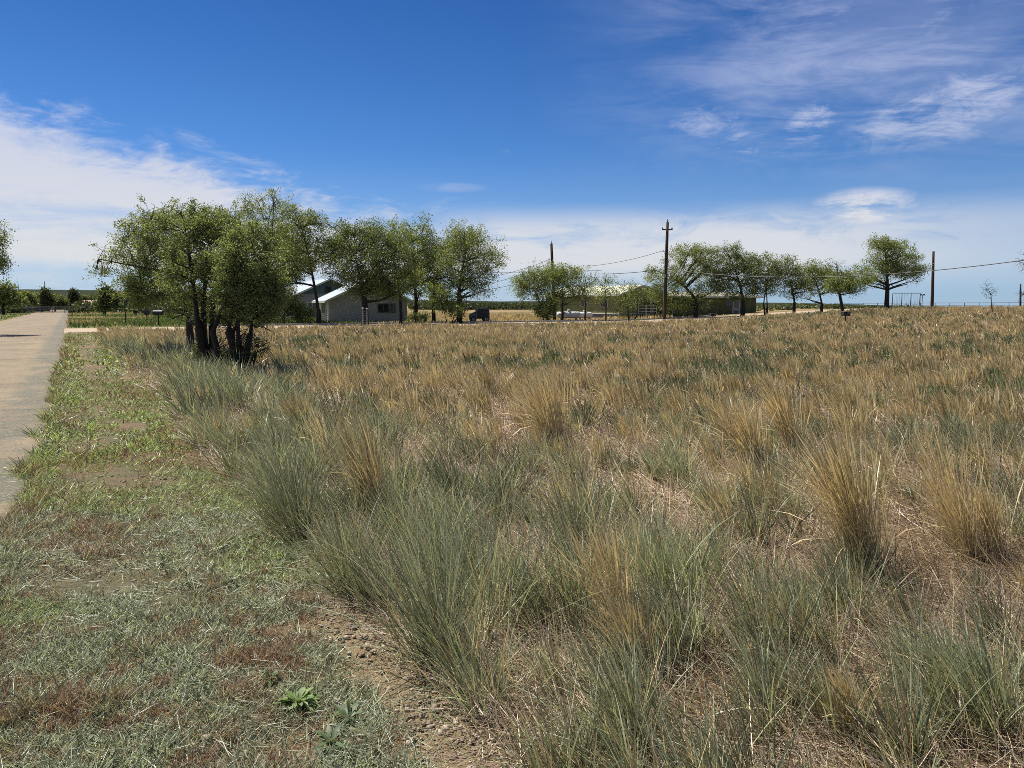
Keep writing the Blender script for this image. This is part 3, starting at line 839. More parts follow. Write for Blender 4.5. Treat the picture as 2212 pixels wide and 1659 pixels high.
def ptree(name, label, bx, D, lobes,  trunk_h=None, trunk_r=.16, bares=(), sink=0, **k):
    """lobes given as picture spans (px, py, rx, ry) read at the tree's own distance"""
    b = G(bx, D)
    r = np.random.default_rng(k.get('seed', 0) + 99)
    def conv(l):
        c = P(l[0], l[1] + (4 if k.get('group') in (GH, GB) else 0), D) - b; s_ = D / F
        return (c[0], r.uniform(-.35, .35) * l[2] * s_, c[2], l[2] * s_, l[2] * s_ * .9, l[3] * s_)
    kx, kz = (1.3, 1.14) if k.get('group') in (GH, GB) else (1, 1)
    L = [conv((l[0], l[1], l[2] * kx, l[3] * kz)) for l in lobes]
    if trunk_h is None: trunk_h = min(l[2] - l[5] * .8 for l in L)
    return tree(name, label, b, L, max(trunk_h, .5), trunk_r, bare_lobes=[conv(l) for l in bares], **k)


# thicket of small elms in the field, close to the road
GH = GB = ''
GN = 'small elms standing together in the dry field'
k_ = dict(cat='tree', group=GN, leafcol=(.95, .96, 1.1), dens=1.3, tone=.14)
ptree('elm_tree', 'leafy elm on the left of the thicket with one bare grey trunk', 410, 25.0, [(330, 560, 95, 70), (300, 510, 45, 45), (360, 480, 60, 45), (255, 575, 42, 38), (290, 625, 70, 35), (375, 600, 75, 70), (345, 655, 60, 26), (400, 685, 40, 20)],
      trunk_h=1.35, trunk_r=.14, leaf=.064, twigs=620, lpt=58, sprig=.15, seed=1, bares=[(340, 470, 50, 30)], fuzz=.5, **k_)
ptree('elm_tree', 'tallest elm of the thicket with dark paired trunks in the middle', 460, 19.3, [(440, 540, 90, 75), (400, 490, 55, 45), (470, 500, 70, 50), (420, 610, 85, 55), (500, 600, 80, 60), (450, 665, 75, 30), (440, 470, 40, 30)],
      trunk_h=1.2, trunk_r=.13, leaf=.052, twigs=700, lpt=62, sprig=.13, seed=2, fork=3, spread=.16, bares=[(400, 460, 26, 24), (420, 690, 60, 40)], fuzz=.8, **k_)
ptree('elm_tree', 'bushy elm on the right of the thicket with a leaning fan of stems', 505, 18.4, [(555, 570, 70, 65), (530, 620, 75, 60), (570, 640, 50, 50), (510, 545, 50, 45), (545, 680, 62, 32), (600, 630, 30, 44), (480, 690, 46, 20)],
      trunk_h=1.0, trunk_r=.10, leaf=.052, twigs=560, lpt=56, sprig=.13, seed=3, fork=5, spread=.22, bares=[(530, 720, 60, 50)], fuzz=1.2, **k_)
for bx, D, lb, sd, lob in ((520, 18.0, 'dark tangle of dead stems and low shoots at the foot of the thicket', 5, [(525, 765, 42, 26), (500, 785, 30, 16)]),
                       (450, 19.5, 'low sprouting shrub at the base of the middle elm trunks', 6, [(450, 760, 36, 26), (430, 775, 24, 14)])):
    ptree('shrub', lb, bx, D, lob, trunk_h=.25, trunk_r=.03, leaf=.05, twigs=150, lpt=14, sprig=.10, seed=sd, fork=6, spread=.2, bares=[(bx + 20, 750, 55, 40)], fuzz=2.0, cat='shrub', leafcol=(.6, .65, .6))

# trees round the grey house
GH = 'elm trees around the grey house'
k_ = dict(cat='tree', group=GH, leaf=.135, sprig=.38, dens=2.5)
ptree('elm_tree', 'tallest elm beside the grey house with bare dead twigs at its top', 580, 66, [(575, 560, 60, 55), (560, 500, 42, 38), (600, 500, 38, 40), (575, 620, 50, 45), (544, 446, 22, 38), (592, 442, 18, 34), (625, 540, 35, 45), (560, 520, 40, 40), (605, 655, 42, 26)],
      trunk_h=2.6, trunk_r=.25, twigs=760, lpt=24, tone=.1, bares=[(545, 435, 30, 30), (592, 432, 20, 30)], fuzz=1.3, seed=11, **k_)
ptree('elm_tree', 'elm with a forked black trunk in front of the pale roofs', 690, 63, [(655, 500, 42, 42), (640, 460, 26, 22), (685, 480, 26, 28), (670, 545, 52, 36), (632, 570, 42, 32), (700, 545, 30, 38), (600, 600, 36, 35)],
      trunk_h=1.2, trunk_r=.24, twigs=460, lpt=22, seed=12, bares=[(685, 470, 26, 24)], fuzz=.6, **k_)
ptree('elm_tree', 'dense dark elm shading the front wall of the grey house', 788, 62, [(770, 560, 60, 55), (755, 515, 42, 35), (790, 510, 25, 32), (725, 560, 32, 42), (790, 600, 52, 30), (765, 495, 14, 16), (800, 626, 50, 22)],
      trunk_h=2.2, trunk_r=.32, twigs=640, lpt=28, seed=13, leafcol=(.72, .76, .8), bares=[(790, 610, 50, 35), (720, 490, 22, 16)], fuzz=.8, **k_)
ptree('elm_tree', 'elm with a thin trunk crossing the house wall by the window', 866, 64, [(850, 560, 42, 42), (860, 510, 32, 28), (838, 600, 35, 30), (880, 600, 30, 30), (850, 628, 28, 18)],
      trunk_h=2.3, trunk_r=.16, twigs=330, lpt=24, seed=14, tone=.12, **k_)
ptree('elm_tree', 'elm with a forked trunk just right of the grey house', 900, 70, [(890, 530, 42, 38), (905, 500, 26, 24), (870, 500, 22, 20), (915, 580, 50, 42), (880, 600, 40, 35)],
      trunk_h=1.6, trunk_r=.26, twigs=420, lpt=24, seed=15, bares=[(900, 630, 30, 20)], fuzz=.6, **k_)
ptree('elm_tree', 'narrow elm between the house corner and the round crowned elm', 938, 72, [(950, 560, 34, 40), (935, 530, 24, 26), (960, 610, 34, 34), (925, 625, 30, 25)],
      trunk_h=2.3, trunk_r=.2, twigs=320, lpt=24, seed=16, leafcol=(.85, .85, .9), **k_)
ptree('elm_tree', 'round crowned elm at the right end of the row, sky showing through it', 992, 67, [(1010, 545, 52, 48), (1035, 560, 38, 45), (1000, 515, 30, 26), (1030, 510, 24, 18), (985, 570, 28, 38), (1040, 610, 24, 30), (1010, 620, 30, 28)],
      trunk_h=2.6, trunk_r=.27, twigs=640, lpt=17, seed=17, bares=[(1035, 625, 35, 30), (1010, 640, 25, 25)], fuzz=1.1, **k_)
k_ = dict(cat='shrub', leaf=.16, sprig=.25, trunk_r=.05, fork=4, spread=.4)
ptree('shrub', 'low bushy shoots at the foot of the round crowned elm', 968, 66, [(965, 655, 32, 26), (945, 635, 26, 22), (985, 670, 26, 18)], trunk_h=.5, twigs=260, lpt=20, seed=21, **k_)
ptree('shrub', 'pale green bush against the left wall of the rear house', 655, 64, [(655, 682, 26, 15), (635, 672, 20, 18)], trunk_h=.3, twigs=160, lpt=18, seed=22, tone=.3, **k_)
ptree('shrub', 'dark overgrown shrub behind the field thicket left of the houses', 605, 62, [(605, 665, 30, 30), (630, 650, 18, 28)], trunk_h=.4, twigs=220, lpt=20, seed=23, leafcol=(.6, .6, .6), **k_)
ptree('shrub', 'small weedy bush at the right corner of the grey house', 905, 64, [(905, 686, 20, 9)], trunk_h=.2, twigs=70, lpt=14, seed=24, **k_)

# group by the pole and the green building
GB = 'trees in front of the olive building'
k_ = dict(cat='tree', group=GB, leaf=.135, sprig=.36, dens=2.3)
ptree('elm_tree', 'leaning elm at the left end, its crown drooping left of the first pole', 1190, 76, [(1150, 607, 34, 22), (1130, 612, 22, 22), (1170, 600, 28, 24), (1150, 635, 26, 16)], trunk_h=1.3, trunk_r=.13, lean=(-1.0, 0), twigs=300, lpt=20, seed=31, **k_)
ptree('elm_tree', 'leafy elm just right of the first pole, above the white tank', 1214, 77, [(1215, 605, 38, 28), (1235, 590, 26, 18), (1195, 595, 22, 20), (1225, 635, 34, 22), (1195, 640, 25, 18)], trunk_h=1.4, trunk_r=.14, twigs=380, lpt=22, seed=32, tone=.08, **k_)
ptree('elm_tree', 'thin elm with scattered leaves and a bare top, behind the white tanks', 1263, 78, [(1262, 630, 24, 26), (1275, 605, 16, 22)], trunk_h=1.9, trunk_r=.09, twigs=100, lpt=10, leafcol=(1.0, 1.0, 1.3), bares=[(1265, 596, 24, 24)], seed=33, **k_)
ptree('elm_tree', 'slender young elm in front of the long olive wall', 1308, 74, [(1308, 622, 22, 22), (1318, 605, 14, 12), (1298, 640, 16, 14)], trunk_h=2.0, trunk_r=.08, twigs=100, lpt=10, bares=[(1305, 600, 22, 16)], seed=34, **k_)
ptree('elm_tree', 'sprawling young elm screening the gable end and its deck', 1360, 73, [(1360, 650, 26, 26), (1345, 625, 18, 20), (1378, 632, 16, 22), (1350, 672, 18, 14)], trunk_h=.8, trunk_r=.08, twigs=120, lpt=11, fork=3, spread=.3, bares=[(1360, 615, 26, 20)], fuzz=.8, seed=35, **k_)
ptree('shrub', 'dense green bush at the foot of the first pole', 1180, 74, [(1180, 672, 22, 18), (1190, 655, 16, 12)], trunk_h=.3, trunk_r=.05, leaf=.16, sprig=.25, twigs=230, lpt=20, fork=4, spread=.3, seed=36, cat='shrub')
ptree('elm_tree', 'large spreading elm right of the tall pole, hiding the middle of the building', 1500, 80, [(1440, 600, 34, 30), (1480, 560, 36, 28), (1525, 560, 30, 26), (1500, 600, 52, 32), (1460, 635, 44, 24), (1530, 620, 26, 22), (1425, 625, 20, 18), (1500, 540, 30, 14), (1460, 655, 32, 18), (1508, 652, 28, 15)],
      trunk_h=2.0, trunk_r=.28, twigs=760, lpt=25, seed=37, tone=.05, **k_)
ptree('elm_tree', 'elm leaning over the right end of the olive building', 1602, 79, [(1580, 560, 30, 28), (1600, 590, 38, 30), (1575, 540, 20, 14), (1620, 570, 22, 22), (1600, 630, 34, 22), (1560, 600, 20, 22)],
      trunk_h=1.8, trunk_r=.26, twigs=520, lpt=22, seed=38, leafcol=(.75, .8, .8), bares=[(1610, 640, 25, 18)], fuzz=.5, **k_)
ptree('elm_tree', 'small twin stemmed elm next to the right end of the olive building', 1655, 78, [(1652, 580, 28, 26), (1665, 565, 20, 18), (1645, 615, 26, 20), (1670, 610, 18, 20)], trunk_h=1.0, trunk_r=.12, fork=2, spread=.35, twigs=280, lpt=17, seed=39, **k_)
ptree('elm_tree', 'elm with a low forked trunk, fourth from the tall pole', 1713, 78, [(1700, 595, 34, 24), (1690, 575, 24, 18), (1720, 600, 22, 26), (1712, 625, 30, 16)], trunk_h=1.2, trunk_r=.18, twigs=320, lpt=17, seed=40, leafcol=(.8, .8, .85), bares=[(1715, 635, 26, 16)], fuzz=.7, **k_)
ptree('elm_tree', 'low rounded elm with a crooked trunk left of the grill', 1772, 80, [(1755, 590, 28, 22), (1778, 582, 26, 18), (1765, 615, 28, 20), (1790, 605, 18, 20)], trunk_h=.9, trunk_r=.17, twigs=300, lpt=21, seed=41, bares=[(1750, 640, 32, 14)], fuzz=.5, **k_)
ptree('elm_tree', 'leaning elm with a dead bare top standing behind the grill', 1818, 74, [(1815, 605, 28, 20), (1845, 600, 28, 14), (1800, 615, 22, 16), (1835, 618, 22, 12)], trunk_h=2.1, trunk_r=.17, lean=(-.5, 0), twigs=300, lpt=22, seed=42, bares=[(1815, 575, 28, 28), (1855, 625, 25, 18)], fuzz=1.0, **k_)
ptree('elm_tree', 'big spreading elm with a straight thick trunk before the swing set', 1911, 77, [(1905, 545, 30, 26), (1895, 525, 20, 12), (1940, 545, 34, 24), (1960, 570, 28, 22), (1900, 585, 40, 22), (1870, 598, 28, 14), (1945, 580, 34, 16), (1965, 590, 18, 12), (1935, 525, 14, 8)],
      trunk_h=2.5, trunk_r=.26, twigs=560, lpt=23, seed=43, tone=.06, bares=[(1962, 605, 28, 18), (1900, 610, 42, 14)], fuzz=.9, **k_)
ptree('bare_tree', 'leafless grey sapling standing alone in the dry field near the right edge', 2140, 60, [(2140, 640, 12, 12)], trunk_h=.9, trunk_r=.05, twigs=12, lpt=0, leaf=.1, bare=1, bares=[(2137, 620, 16, 17), (2145, 630, 12, 14), (2130, 632, 12, 12)], fuzz=.5, seed=44, fork=2, spread=.12)
ptree('bare_tree', 'half dead tree at the right edge, its bare boughs reaching in', 2262, 46, [(2255, 560, 30, 28), (2240, 645, 24, 12)], trunk_h=2.0, trunk_r=.2, twigs=90, lpt=8, leaf=.14, sprig=.25, bare=.7, bares=[(2225, 568, 36, 34), (2222, 635, 36, 20)], fuzz=1.5, seed=45)
# near elm past the left edge
ptree('elm_tree', 'elm at the left edge, only the tips of its boughs in view', -70, 42, [(-20, 545, 48, 32), (-50, 500, 60, 40), (-60, 580, 60, 30), (-5, 570, 34, 22), (-5, 525, 26, 14)], trunk_h=2.0, trunk_r=.22, leaf=.10, twigs=380, lpt=34, sprig=.24, seed=51)

# far trees where the road ends
GF = 'trees beyond the far end of the road'
far_trees = [
    ('tree', 'pale topped tree over the long dark house at the left edge', 12, 120, [(12, 630, 24, 16), (-5, 640, 26, 22), (30, 650, 20, 14)], 52, 1, .05),
    ('tree', 'bright green tree above the white roof line of the dark house', 62, 165, [(55, 642, 16, 10), (70, 648, 16, 12)], 53, .9, .15),
    ('conifer', 'dark pointed tree left of the road end', 96, 160, [(98, 650, 12, 16), (98, 636, 7, 10)], 54, .5, -.1),
    ('tree', 'low round tree right of the dark pointed one', 124, 170, [(120, 650, 14, 12), (134, 655, 12, 10)], 55, .7, 0),
    ('conifer', 'narrow black tree rising above the mesa line at the road end', 158, 190, [(158, 648, 7, 16), (158, 635, 5, 9)], 56, .35, -.2),
    ('tree', 'mid green tree behind the pink roofed house', 182, 200, [(178, 650, 14, 11), (195, 648, 12, 10)], 57, .8, 0),
    ('tree', 'low broad tree closing the view between road and pink roof', 150, 205, [(143, 655, 11, 8), (168, 656, 10, 8)], 58, .8, .05),
    ('tree', 'round dark tree with a short thick trunk right of the pink roof', 229, 118, [(225, 645, 17, 16), (238, 640, 16, 14), (228, 660, 20, 9), (232, 630, 12, 8)], 59, .7, -.05),
    ('tree', 'dark tree seen under the left boughs of the field thicket', 296, 112, [(285, 640, 20, 18), (305, 648, 20, 14)], 60, .7, -.05),
    ('tree', 'tree filling the gap between the dark tree and the thicket', 262, 150, [(258, 650, 16, 12), (272, 655, 14, 10)], 61, .8, 0),
]
for nm, lb, bx, D, lobes, sd_, lc, tn in far_trees:
    ptree('pine_tree' if nm == 'conifer' else 'tree', lb, bx, D, lobes, trunk_r=.28 if D < 130 else .2, leaf=.42, twigs=190, lpt=20, sprig=.55, seed=sd_, group=GF, tone=tn, leafcol=(lc, lc, lc))

# shrub band behind the fallow field, and hedge under the far trees
sh = Stuff()
def leaf_mass(x, y, z0, hgt, n_per, size, cols, seed):
    r = np.random.default_rng(seed); k = len(x); idx = np.repeat(np.arange(k), n_per); m_ = len(idx)
    hh = hgt[idx]; d = r.normal(0, 1, (m_, 3)); d /= np.linalg.norm(d, axis=1)[:, None]
    c = np.stack([x[idx] + d[:, 0] * hh * .8, y[idx] + d[:, 1] * hh * .8, z0[idx] + hh * .45 + d[:, 2] * hh * .5], -1)
    c[:, 2] = np.maximum(c[:, 2], z0[idx] + .02)
    a = r.normal(0, 1, (m_, 3)); a /= np.linalg.norm(a, axis=1)[:, None]; b = np.cross(a, r.normal(0, 1, (m_, 3))); b /= np.linalg.norm(b, axis=1)[:, None] + 1e-6
    s1 = size * r.uniform(.5, 1.3, m_)[:, None]
    V_ = np.stack([c - a * s1 * .5, c + b * s1 * .3, c + a * s1 * .5, c - b * s1 * .3], 1).reshape(-1, 3)
    f = np.clip(r.random(m_) * .5 + r.random(k)[idx] * .5, 0, 1)
    return V_, np.arange(m_ * 4).reshape(-1, 4), np.repeat(mixc(cols[0], cols[1], f), 4, 0)


n_ = 620; y = rng.uniform(225, 300, n_); x = rng.uniform(-.13, .05, n_) * y
sh.add(leaf_mass(x, y, zg(x, y), rng.uniform(1.0, 2.2, n_), 46, .8, ((.02, .032, .012), (.075, .095, .03)), 81))
n_ = 300; px_ = rng.uniform(1555, 1990, n_); y = rng.uniform(96, 122, n_); x = (px_ - CX) / F * y
sh.add(leaf_mass(x, y, zg(x, y), rng.uniform(.25, .7, n_) * (1 - .45 * (px_ > 1800)), 30, .35, ((.05, .07, .02), (.16, .18, .07)), 82))
n_ = 260; px_ = rng.uniform(-30, 420, n_); y = rng.uniform(135, 215, n_); x = (px_ - CX) / F * y; u, v = xy2uv(x, y); k = (u > 0) | (u < -7); x, y = x[k], y[k]; n_ = len(x)
sh.add(leaf_mass(x, y, zg(x, y), rng.uniform(.9, 2.6, n_), 60, .7, ((.02, .032, .012), (.085, .105, .035)), 83))
n_ = 420; px_ = rng.uniform(-40, 300, n_); y = rng.uniform(195, 235, n_); x = (px_ - CX) / F * y; k = (px_ < 105) | (px_ > 168) | (y > 228); x, y = x[k], y[k]; n_ = len(x)
sh.add(leaf_mass(x, y, zg(x, y), rng.uniform(1.5, 4.2, n_), 70, .75, ((.014, .022, .008), (.06, .075, .025)), 84))
sh.build('undergrowth', 'scrub and brush in the distance beyond the houses and field', M['leaf'])

# ------------------------------------------------------------------ houses
def place(px, D): return G(px, D)


def gable_house(t_, w_, d_, hw, rise, wallmat, roofmat, ov=.35, z0=0.0, trim=None, gablemat=None, skirt=None):
    """box w_ (local x) by d_ (local y) with its ridge along y; front gable faces -y; origin at the front left corner"""
    mb = MB()
    c = [(0, 0), (w_, 0), (w_, d_), (0, d_)]
    for i_ in range(4):
        a, b = c[i_], c[(i_ + 1) % 4]
        mb.poly([(a[0], a[1], z0), (b[0], b[1], z0), (b[0], b[1], z0 + hw), (a[0], a[1], z0 + hw)])
    for yy, fl in ((0, 0), (d_, 1)):
        q = [(0, yy, z0 + hw), (w_, yy, z0 + hw), (w_ / 2, yy, z0 + hw + rise)]
        if gablemat is None or yy: mb.poly(q if not fl else q[::-1])
    mb.build('wall', wallmat, t_)
    if gablemat is not None:
        MB().poly([(0, -.02, z0 + hw + .01), (w_, -.02, z0 + hw + .01), (w_ / 2, -.02, z0 + hw + rise - .01)]).build('gable', gablemat, t_)
    # roof slabs with thickness
    sl = rise / (w_ / 2); th = .09
    ro = MB()
    for s_ in (-1, 1):
        xe = w_ / 2 + s_ * (w_ / 2 + ov); ze = z0 + hw - ov * sl; zt = z0 + hw + rise
        y0, y1 = -ov, d_ + ov
        A = [(w_ / 2, y0, zt + .03), (xe, y0, ze + .03), (xe, y1, ze + .03), (w_ / 2, y1, zt + .03)]
        B = [(p[0], p[1], p[2] + th) for p in A]
        if s_ < 0: ro.poly(B); ro.poly(A[::-1])
        else: ro.poly(B[::-1]); ro.poly(A)
        for i_ in range(4): ro.poly([A[i_], A[(i_ + 1) % 4], B[(i_ + 1) % 4], B[i_]])
    r_ = ro.build('roof', roofmat, t_)
    # corrugation ribs running down the slope
    rb = MB()
    for yy in np.arange(-ov + .2, d_ + ov, .62):
        for s_ in (-1, 1):
            xe = w_ / 2 + s_ * (w_ / 2 + ov); ze = z0 + hw - ov * sl
            rb.tube([(w_ / 2, yy, z0 + hw + rise + .03 + th), (xe, yy, ze + .03 + th)], .018, 4)
    rb.build('roof_rib', roofmat, r_)
    if trim:
        fb_ = MB()
        for s_ in (-1, 1):
            xe = w_ / 2 + s_ * (w_ / 2 + ov); ze = z0 + hw - ov * sl; zt = z0 + hw + rise
            fb_.poly([(w_ / 2, -ov - .025, zt + .13), (xe, -ov - .025, ze + .13), (xe, -ov - .025, ze - .05), (w_ / 2, -ov - .025, zt - .05)][::-s_])
            fb_.poly([(xe + s_ * .025, -ov, ze - .05), (xe + s_ * .025, d_ + ov, ze - .05), (xe + s_ * .025, d_ + ov, ze + .13), (xe + s_ * .025, -ov, ze + .13)])
        fb_.build('fascia', trim, r_)


def window(t_, x, y, z, w_, h_, face, fm=None, mull=1, name='window'):
    """frame proud of the wall; face 'front' (-y) or 'left' (-x)"""
    fm = fm or M['whitepaint']; fr = MB(); gl = MB(); b = .06
    def bx(mb, a0, a1, z0, z1, dpt):
        if face == 'front': mb.box(((a0 + a1) / 2, y - dpt / 2 - .004, (z0 + z1) / 2), (a1 - a0, dpt, z1 - z0))
        else: mb.box((x - dpt / 2 - .004, (a0 + a1) / 2, (z0 + z1) / 2), (dpt, a1 - a0, z1 - z0))
    a = x if face == 'front' else y
    bx(gl, a + .01, a + w_ - .01, z + .01, z + h_ - .01, .02)
    bx(fr, a - b, a, z - b, z + h_ + b, .05); bx(fr, a + w_, a + w_ + b, z - b, z + h_ + b, .05)
    bx(fr, a, a + w_, z - b, z, .05); bx(fr, a, a + w_, z + h_, z + h_ + b, .05)
    for i_ in range(mull): q = a + w_ * (i_ + 1) / (mull + 1); bx(fr, q - .02, q + .02, z, z + h_, .04)
    gl_o = MB(); o = gl.build(name, M['glass'], t_); fr.build('frame', fm, o)
    return o


# front house: grey, gable to the street
b = G(712, 70.0); b[2] -= .15
hs1 = thing('house', 'small grey house with a pale metal gable roof behind the forked elm', 'house', b, RA)
Wd = 7.6
gable_house(hs1, Wd, 3.2, 2.15, 1.75, M['siding'], M['roofsheet'], ov=.5, z0=.05, trim=M['whitepaint'])
window(hs1, 4.7, 0, 1.05, 1.0, .75, 'front', M['skirt'], 1); window(hs1, 5.9, 0, 1.05, .45, .75, 'front', M['skirt'], 0)
window(hs1, 0, .9, .95, 1.1, .95, 'left', M['whitepaint'], 1)
mb = MB(); mb.box((-.016, .25, 1.1), (.03, .5, 2.1)); mb.build('corner_board', M['whitepaint'], hs1)
dr = MB().box((-.03, 2.62, 1.05), (.05, .8, 2.0)).build('door', M['whitepaint'], hs1); MB().box((-.08, 2.9, 1.05), (.05, .06, .06)).build('handle', M['steel'], dr)
MB().box((Wd / 2, 1.6, -.08), (Wd + .1, 3.3, .24)).build('foundation', M['porcelain'], hs1)
# rear house
b = G(646, 80.0); b[2] -= .1
hs2 = thing('house', 'taller rear house with a blue grey gable and small dark attic window', 'house', b, RA)
gable_house(hs2, 6.6, 9.0, 2.75, 1.5, M['greywall'], M['roofsheet'], ov=.5, z0=.05, trim=M['whitepaint'], gablemat=M['blueside'])
window(hs2, 2.9, -.02, 2.98, .65, .62, 'front', M['skirt'], 0, 'attic_window')
window(hs2, 0, 1.2, 1.0, 1.1, .9, 'left', M['whitepaint'], 1)
window(hs2, 1.0, 0, 1.0, 1.0, .9, 'front', M['whitepaint'], 1)
MB().box((3.3, 4.5, -.08), (6.7, 9.1, .24)).build('foundation', M['porcelain'], hs2)
# porch clutter: white slatted bench by the side wall
q = P(699, 690, 68.6); q[2] = 0
bn = thing('porch_railing', 'low white slatted railing beside the left wall of the grey house', 'railing', q, RA)
rb = MB()
for z_ in (.25, .45, .65): rb.box((0, 0, z_), (.9, .05, .09))
rb.build('rail', M['whitepaint'], bn)
for sx in (-.42, .42): MB().box((sx, .05, .37), (.07, .07, .75)).build('post', M['whitepaint'], bn)

# olive building: long wing plus a lower wing to the right
b = G(1338, 84.0)
b[2] -= .02
ob = thing('building', 'long olive building with pale roof, white door and stairs, behind the elms', 'building', b, RA)
Wg = 5.9
gable_house(ob, Wg, 15.0, 2.15, .95, M['oliveside'], M['roofpale'], ov=.4, z0=.55, trim=M['whitepaint'])
MB().box((Wg / 2, 7.5, .26), (Wg - .06, 14.94, .54)).build('skirting', M['skirt'], ob)
mb = MB(); mb.box((-.025, 7.5, .58), (.045, 15.0, .10)); mb.box((Wg / 2, -.025, .58), (Wg, .045, .10)); mb.build('base_trim', M['whitepaint'], ob)
for yy in (2.2, 6.0, 10.5): window(ob, 0, yy, 1.35, 1.3, .9, 'left', M['whitepaint'], 1)
# door at the right end of the gable wall
dm = MB().box((4.75, -.03, 1.6), (.88, .05, 2.0)).build('door', M['whitepaint'], ob)
MB().box((4.75, -.065, 2.0), (.5, .02, .95)).build('pane', M['glass'], dm); MB().tube([(5.08, -.06, 1.55), (5.08, -.14, 1.55)], .025, 8).build('handle', M['steel'], dm)
MB().box((4.25, -.04, 1.62), (.09, .07, 2.1)).box((5.25, -.04, 1.62), (.09, .07, 2.1)).box((4.75, -.04, 2.69), (1.09, .07, .09)).build('door_frame', M['whitepaint'], ob)
dk_ = MB().box((3.9, -.75, .56), (2.9, 1.4, .08)).build('deck', M['porcelain'], ob)
rl = MB()
for z_ in (.85, 1.15, 1.45): rl.box((3.2, -1.42, z_), (1.5, .04, .07)); rl.box((2.47, -.75, z_), (.04, 1.35, .07))
rl.build('railing', M['whitepaint'], dk_)
for px_, py_ in ((2.47, -1.42), (3.95, -1.42), (2.47, -.1), (5.33, -1.42)):
    MB().box((px_, py_, .75), (.08, .08, 1.5)).build('post', M['whitepaint'], dk_)
stp = MB()
for i_ in range(4): stp.box((4.7, -1.58 - .27 * i_, .47 - .13 * i_), (1.1, .27, .05))
stp.build('stair', M['porcelain'], ob)
sg = MB()
for sx in (4.1, 5.3): sg.tube([(sx, -1.4, .5), (sx, -2.55, .02)], .04, 5); sg.tube([(sx, -1.42, 1.4), (sx, -2.5, .92)], .03, 5); sg.tube([(sx, -2.5, .0), (sx, -2.5, .95)], .03, 5)
sg.build('stair_rail', M['whitepaint'], ob)
# right-hand wing
b = G(1432, 85.0)
wg = thing('building', 'low olive wing with tree shade painted into its wall and a posted door, right of the tall pole', 'building', b, RA)
Ww, Dw = 14.3, 8.0
mb = MB()
for a_, c_ in (((0, 0), (Ww, 0)), ((Ww, 0), (Ww, Dw)), ((Ww, Dw), (0, Dw)), ((0, Dw), (0, 0))):
    mb.poly([(a_[0], a_[1], 0), (c_[0], c_[1], 0), (c_[0], c_[1], 2.25), (a_[0], a_[1], 2.25)])
mb.build('wall', M['shaded_olive'], wg)
ro = MB(); ov = .6
q = [(-ov, -ov, 2.26), (Ww + ov, -ov, 2.26), (Ww + ov, Dw / 2, 2.85), (-ov, Dw / 2, 2.85)]; q2 = [(-ov, Dw / 2, 2.85), (Ww + ov, Dw / 2, 2.85), (Ww + ov, Dw + ov, 2.26), (-ov, Dw + ov, 2.26)]
for f_ in (q, q2): ro.poly([(p[0], p[1], p[2] + .1) for p in f_]); ro.poly(f_[::-1])
ro.poly([(-ov, -ov, 2.26), (Ww + ov, -ov, 2.26), (Ww + ov, -ov, 2.36), (-ov, -ov, 2.36)])
for xx in (-ov, Ww + ov): ro.poly([(xx, -ov, 2.26), (xx, Dw / 2, 2.85), (xx, Dw + ov, 2.26), (xx, Dw + ov, 2.36), (xx, Dw / 2, 2.95), (xx, -ov, 2.36)])
rf = ro.build('roof', M['roofdull'], wg)
MB().box((Ww / 2, -ov - .025, 2.30), (Ww + 2 * ov, .04, .16)).build('fascia', M['whitepaint'], rf)
window(wg, 9.3, 0, 1.35, 1.0, .62, 'front', M['skirt'], 3)
dm = MB().box((11.0, -.03, 1.0), (.95, .05, 1.95)).build('door', M['steel'], wg)
MB().box((11.0, -.065, 1.45), (.78, .02, .8)).build('pane', M['glass'], dm); MB().box((11.0, -.068, .5), (.6, .02, .5)).build('panel', M['skirt'], dm); MB().tube([(11.36, -.06, 1.0), (11.36, -.15, 1.0)], .025, 8).build('handle', M['darksteel'], dm)
po = MB(); po.box((10.45, -.04, 1.05), (.1, .06, 2.1)); po.box((11.55, -.04, 1.05), (.1, .06, 2.1)); po.box((11.0, -.04, 2.1), (1.2, .06, .1)); po.build('door_frame', M['whitepaint'], wg)
window(wg, 5.6, 0, 1.2, .9, .8, 'front', M['skirt'], 1); window(wg, 2.0, 0, 1.2, .9, .8, 'front', M['skirt'], 1)
MB().box((Ww / 2, -.9, .03), (Ww + 2, 1.6, .1)).build('walkway', M['porcelain'], wg)

# far houses by the end of the road
b = G(36, 170)
fh = thing('house', 'long low dark house with a white roof edge at the far left', 'house', b, RA)
MB().box((3.2, 2.5, 1.2), (7.0, 5, 2.4)).build('wall', M['darkwall'], fh)
MB().poly([(-.5, -.5, 2.4), (7.2, -.5, 2.4), (7.2, 2.5, 3.1), (-.5, 2.5, 3.1)]).poly([(-.5, 2.5, 3.1), (7.2, 2.5, 3.1), (7.2, 5.5, 2.4), (-.5, 5.5, 2.4)]).build('roof', M['darkwall'], fh)
MB().box((3.35, -.53, 2.42), (7.7, .05, .22)).build('fascia', M['whitepaint'], fh)
for xx in (1.0, 4.2): window(fh, xx, 0, 1.0, 1.2, .9, 'front', M['whitepaint'], 1)
b = G(184, 180)
ph = thing('house', 'small house with a faded pink roof right of the road end', 'house', b, RA)
MB().box((1.9, 2.2, .65), (3.8, 4.4, 1.3)).build('wall', M['greywall'], ph)
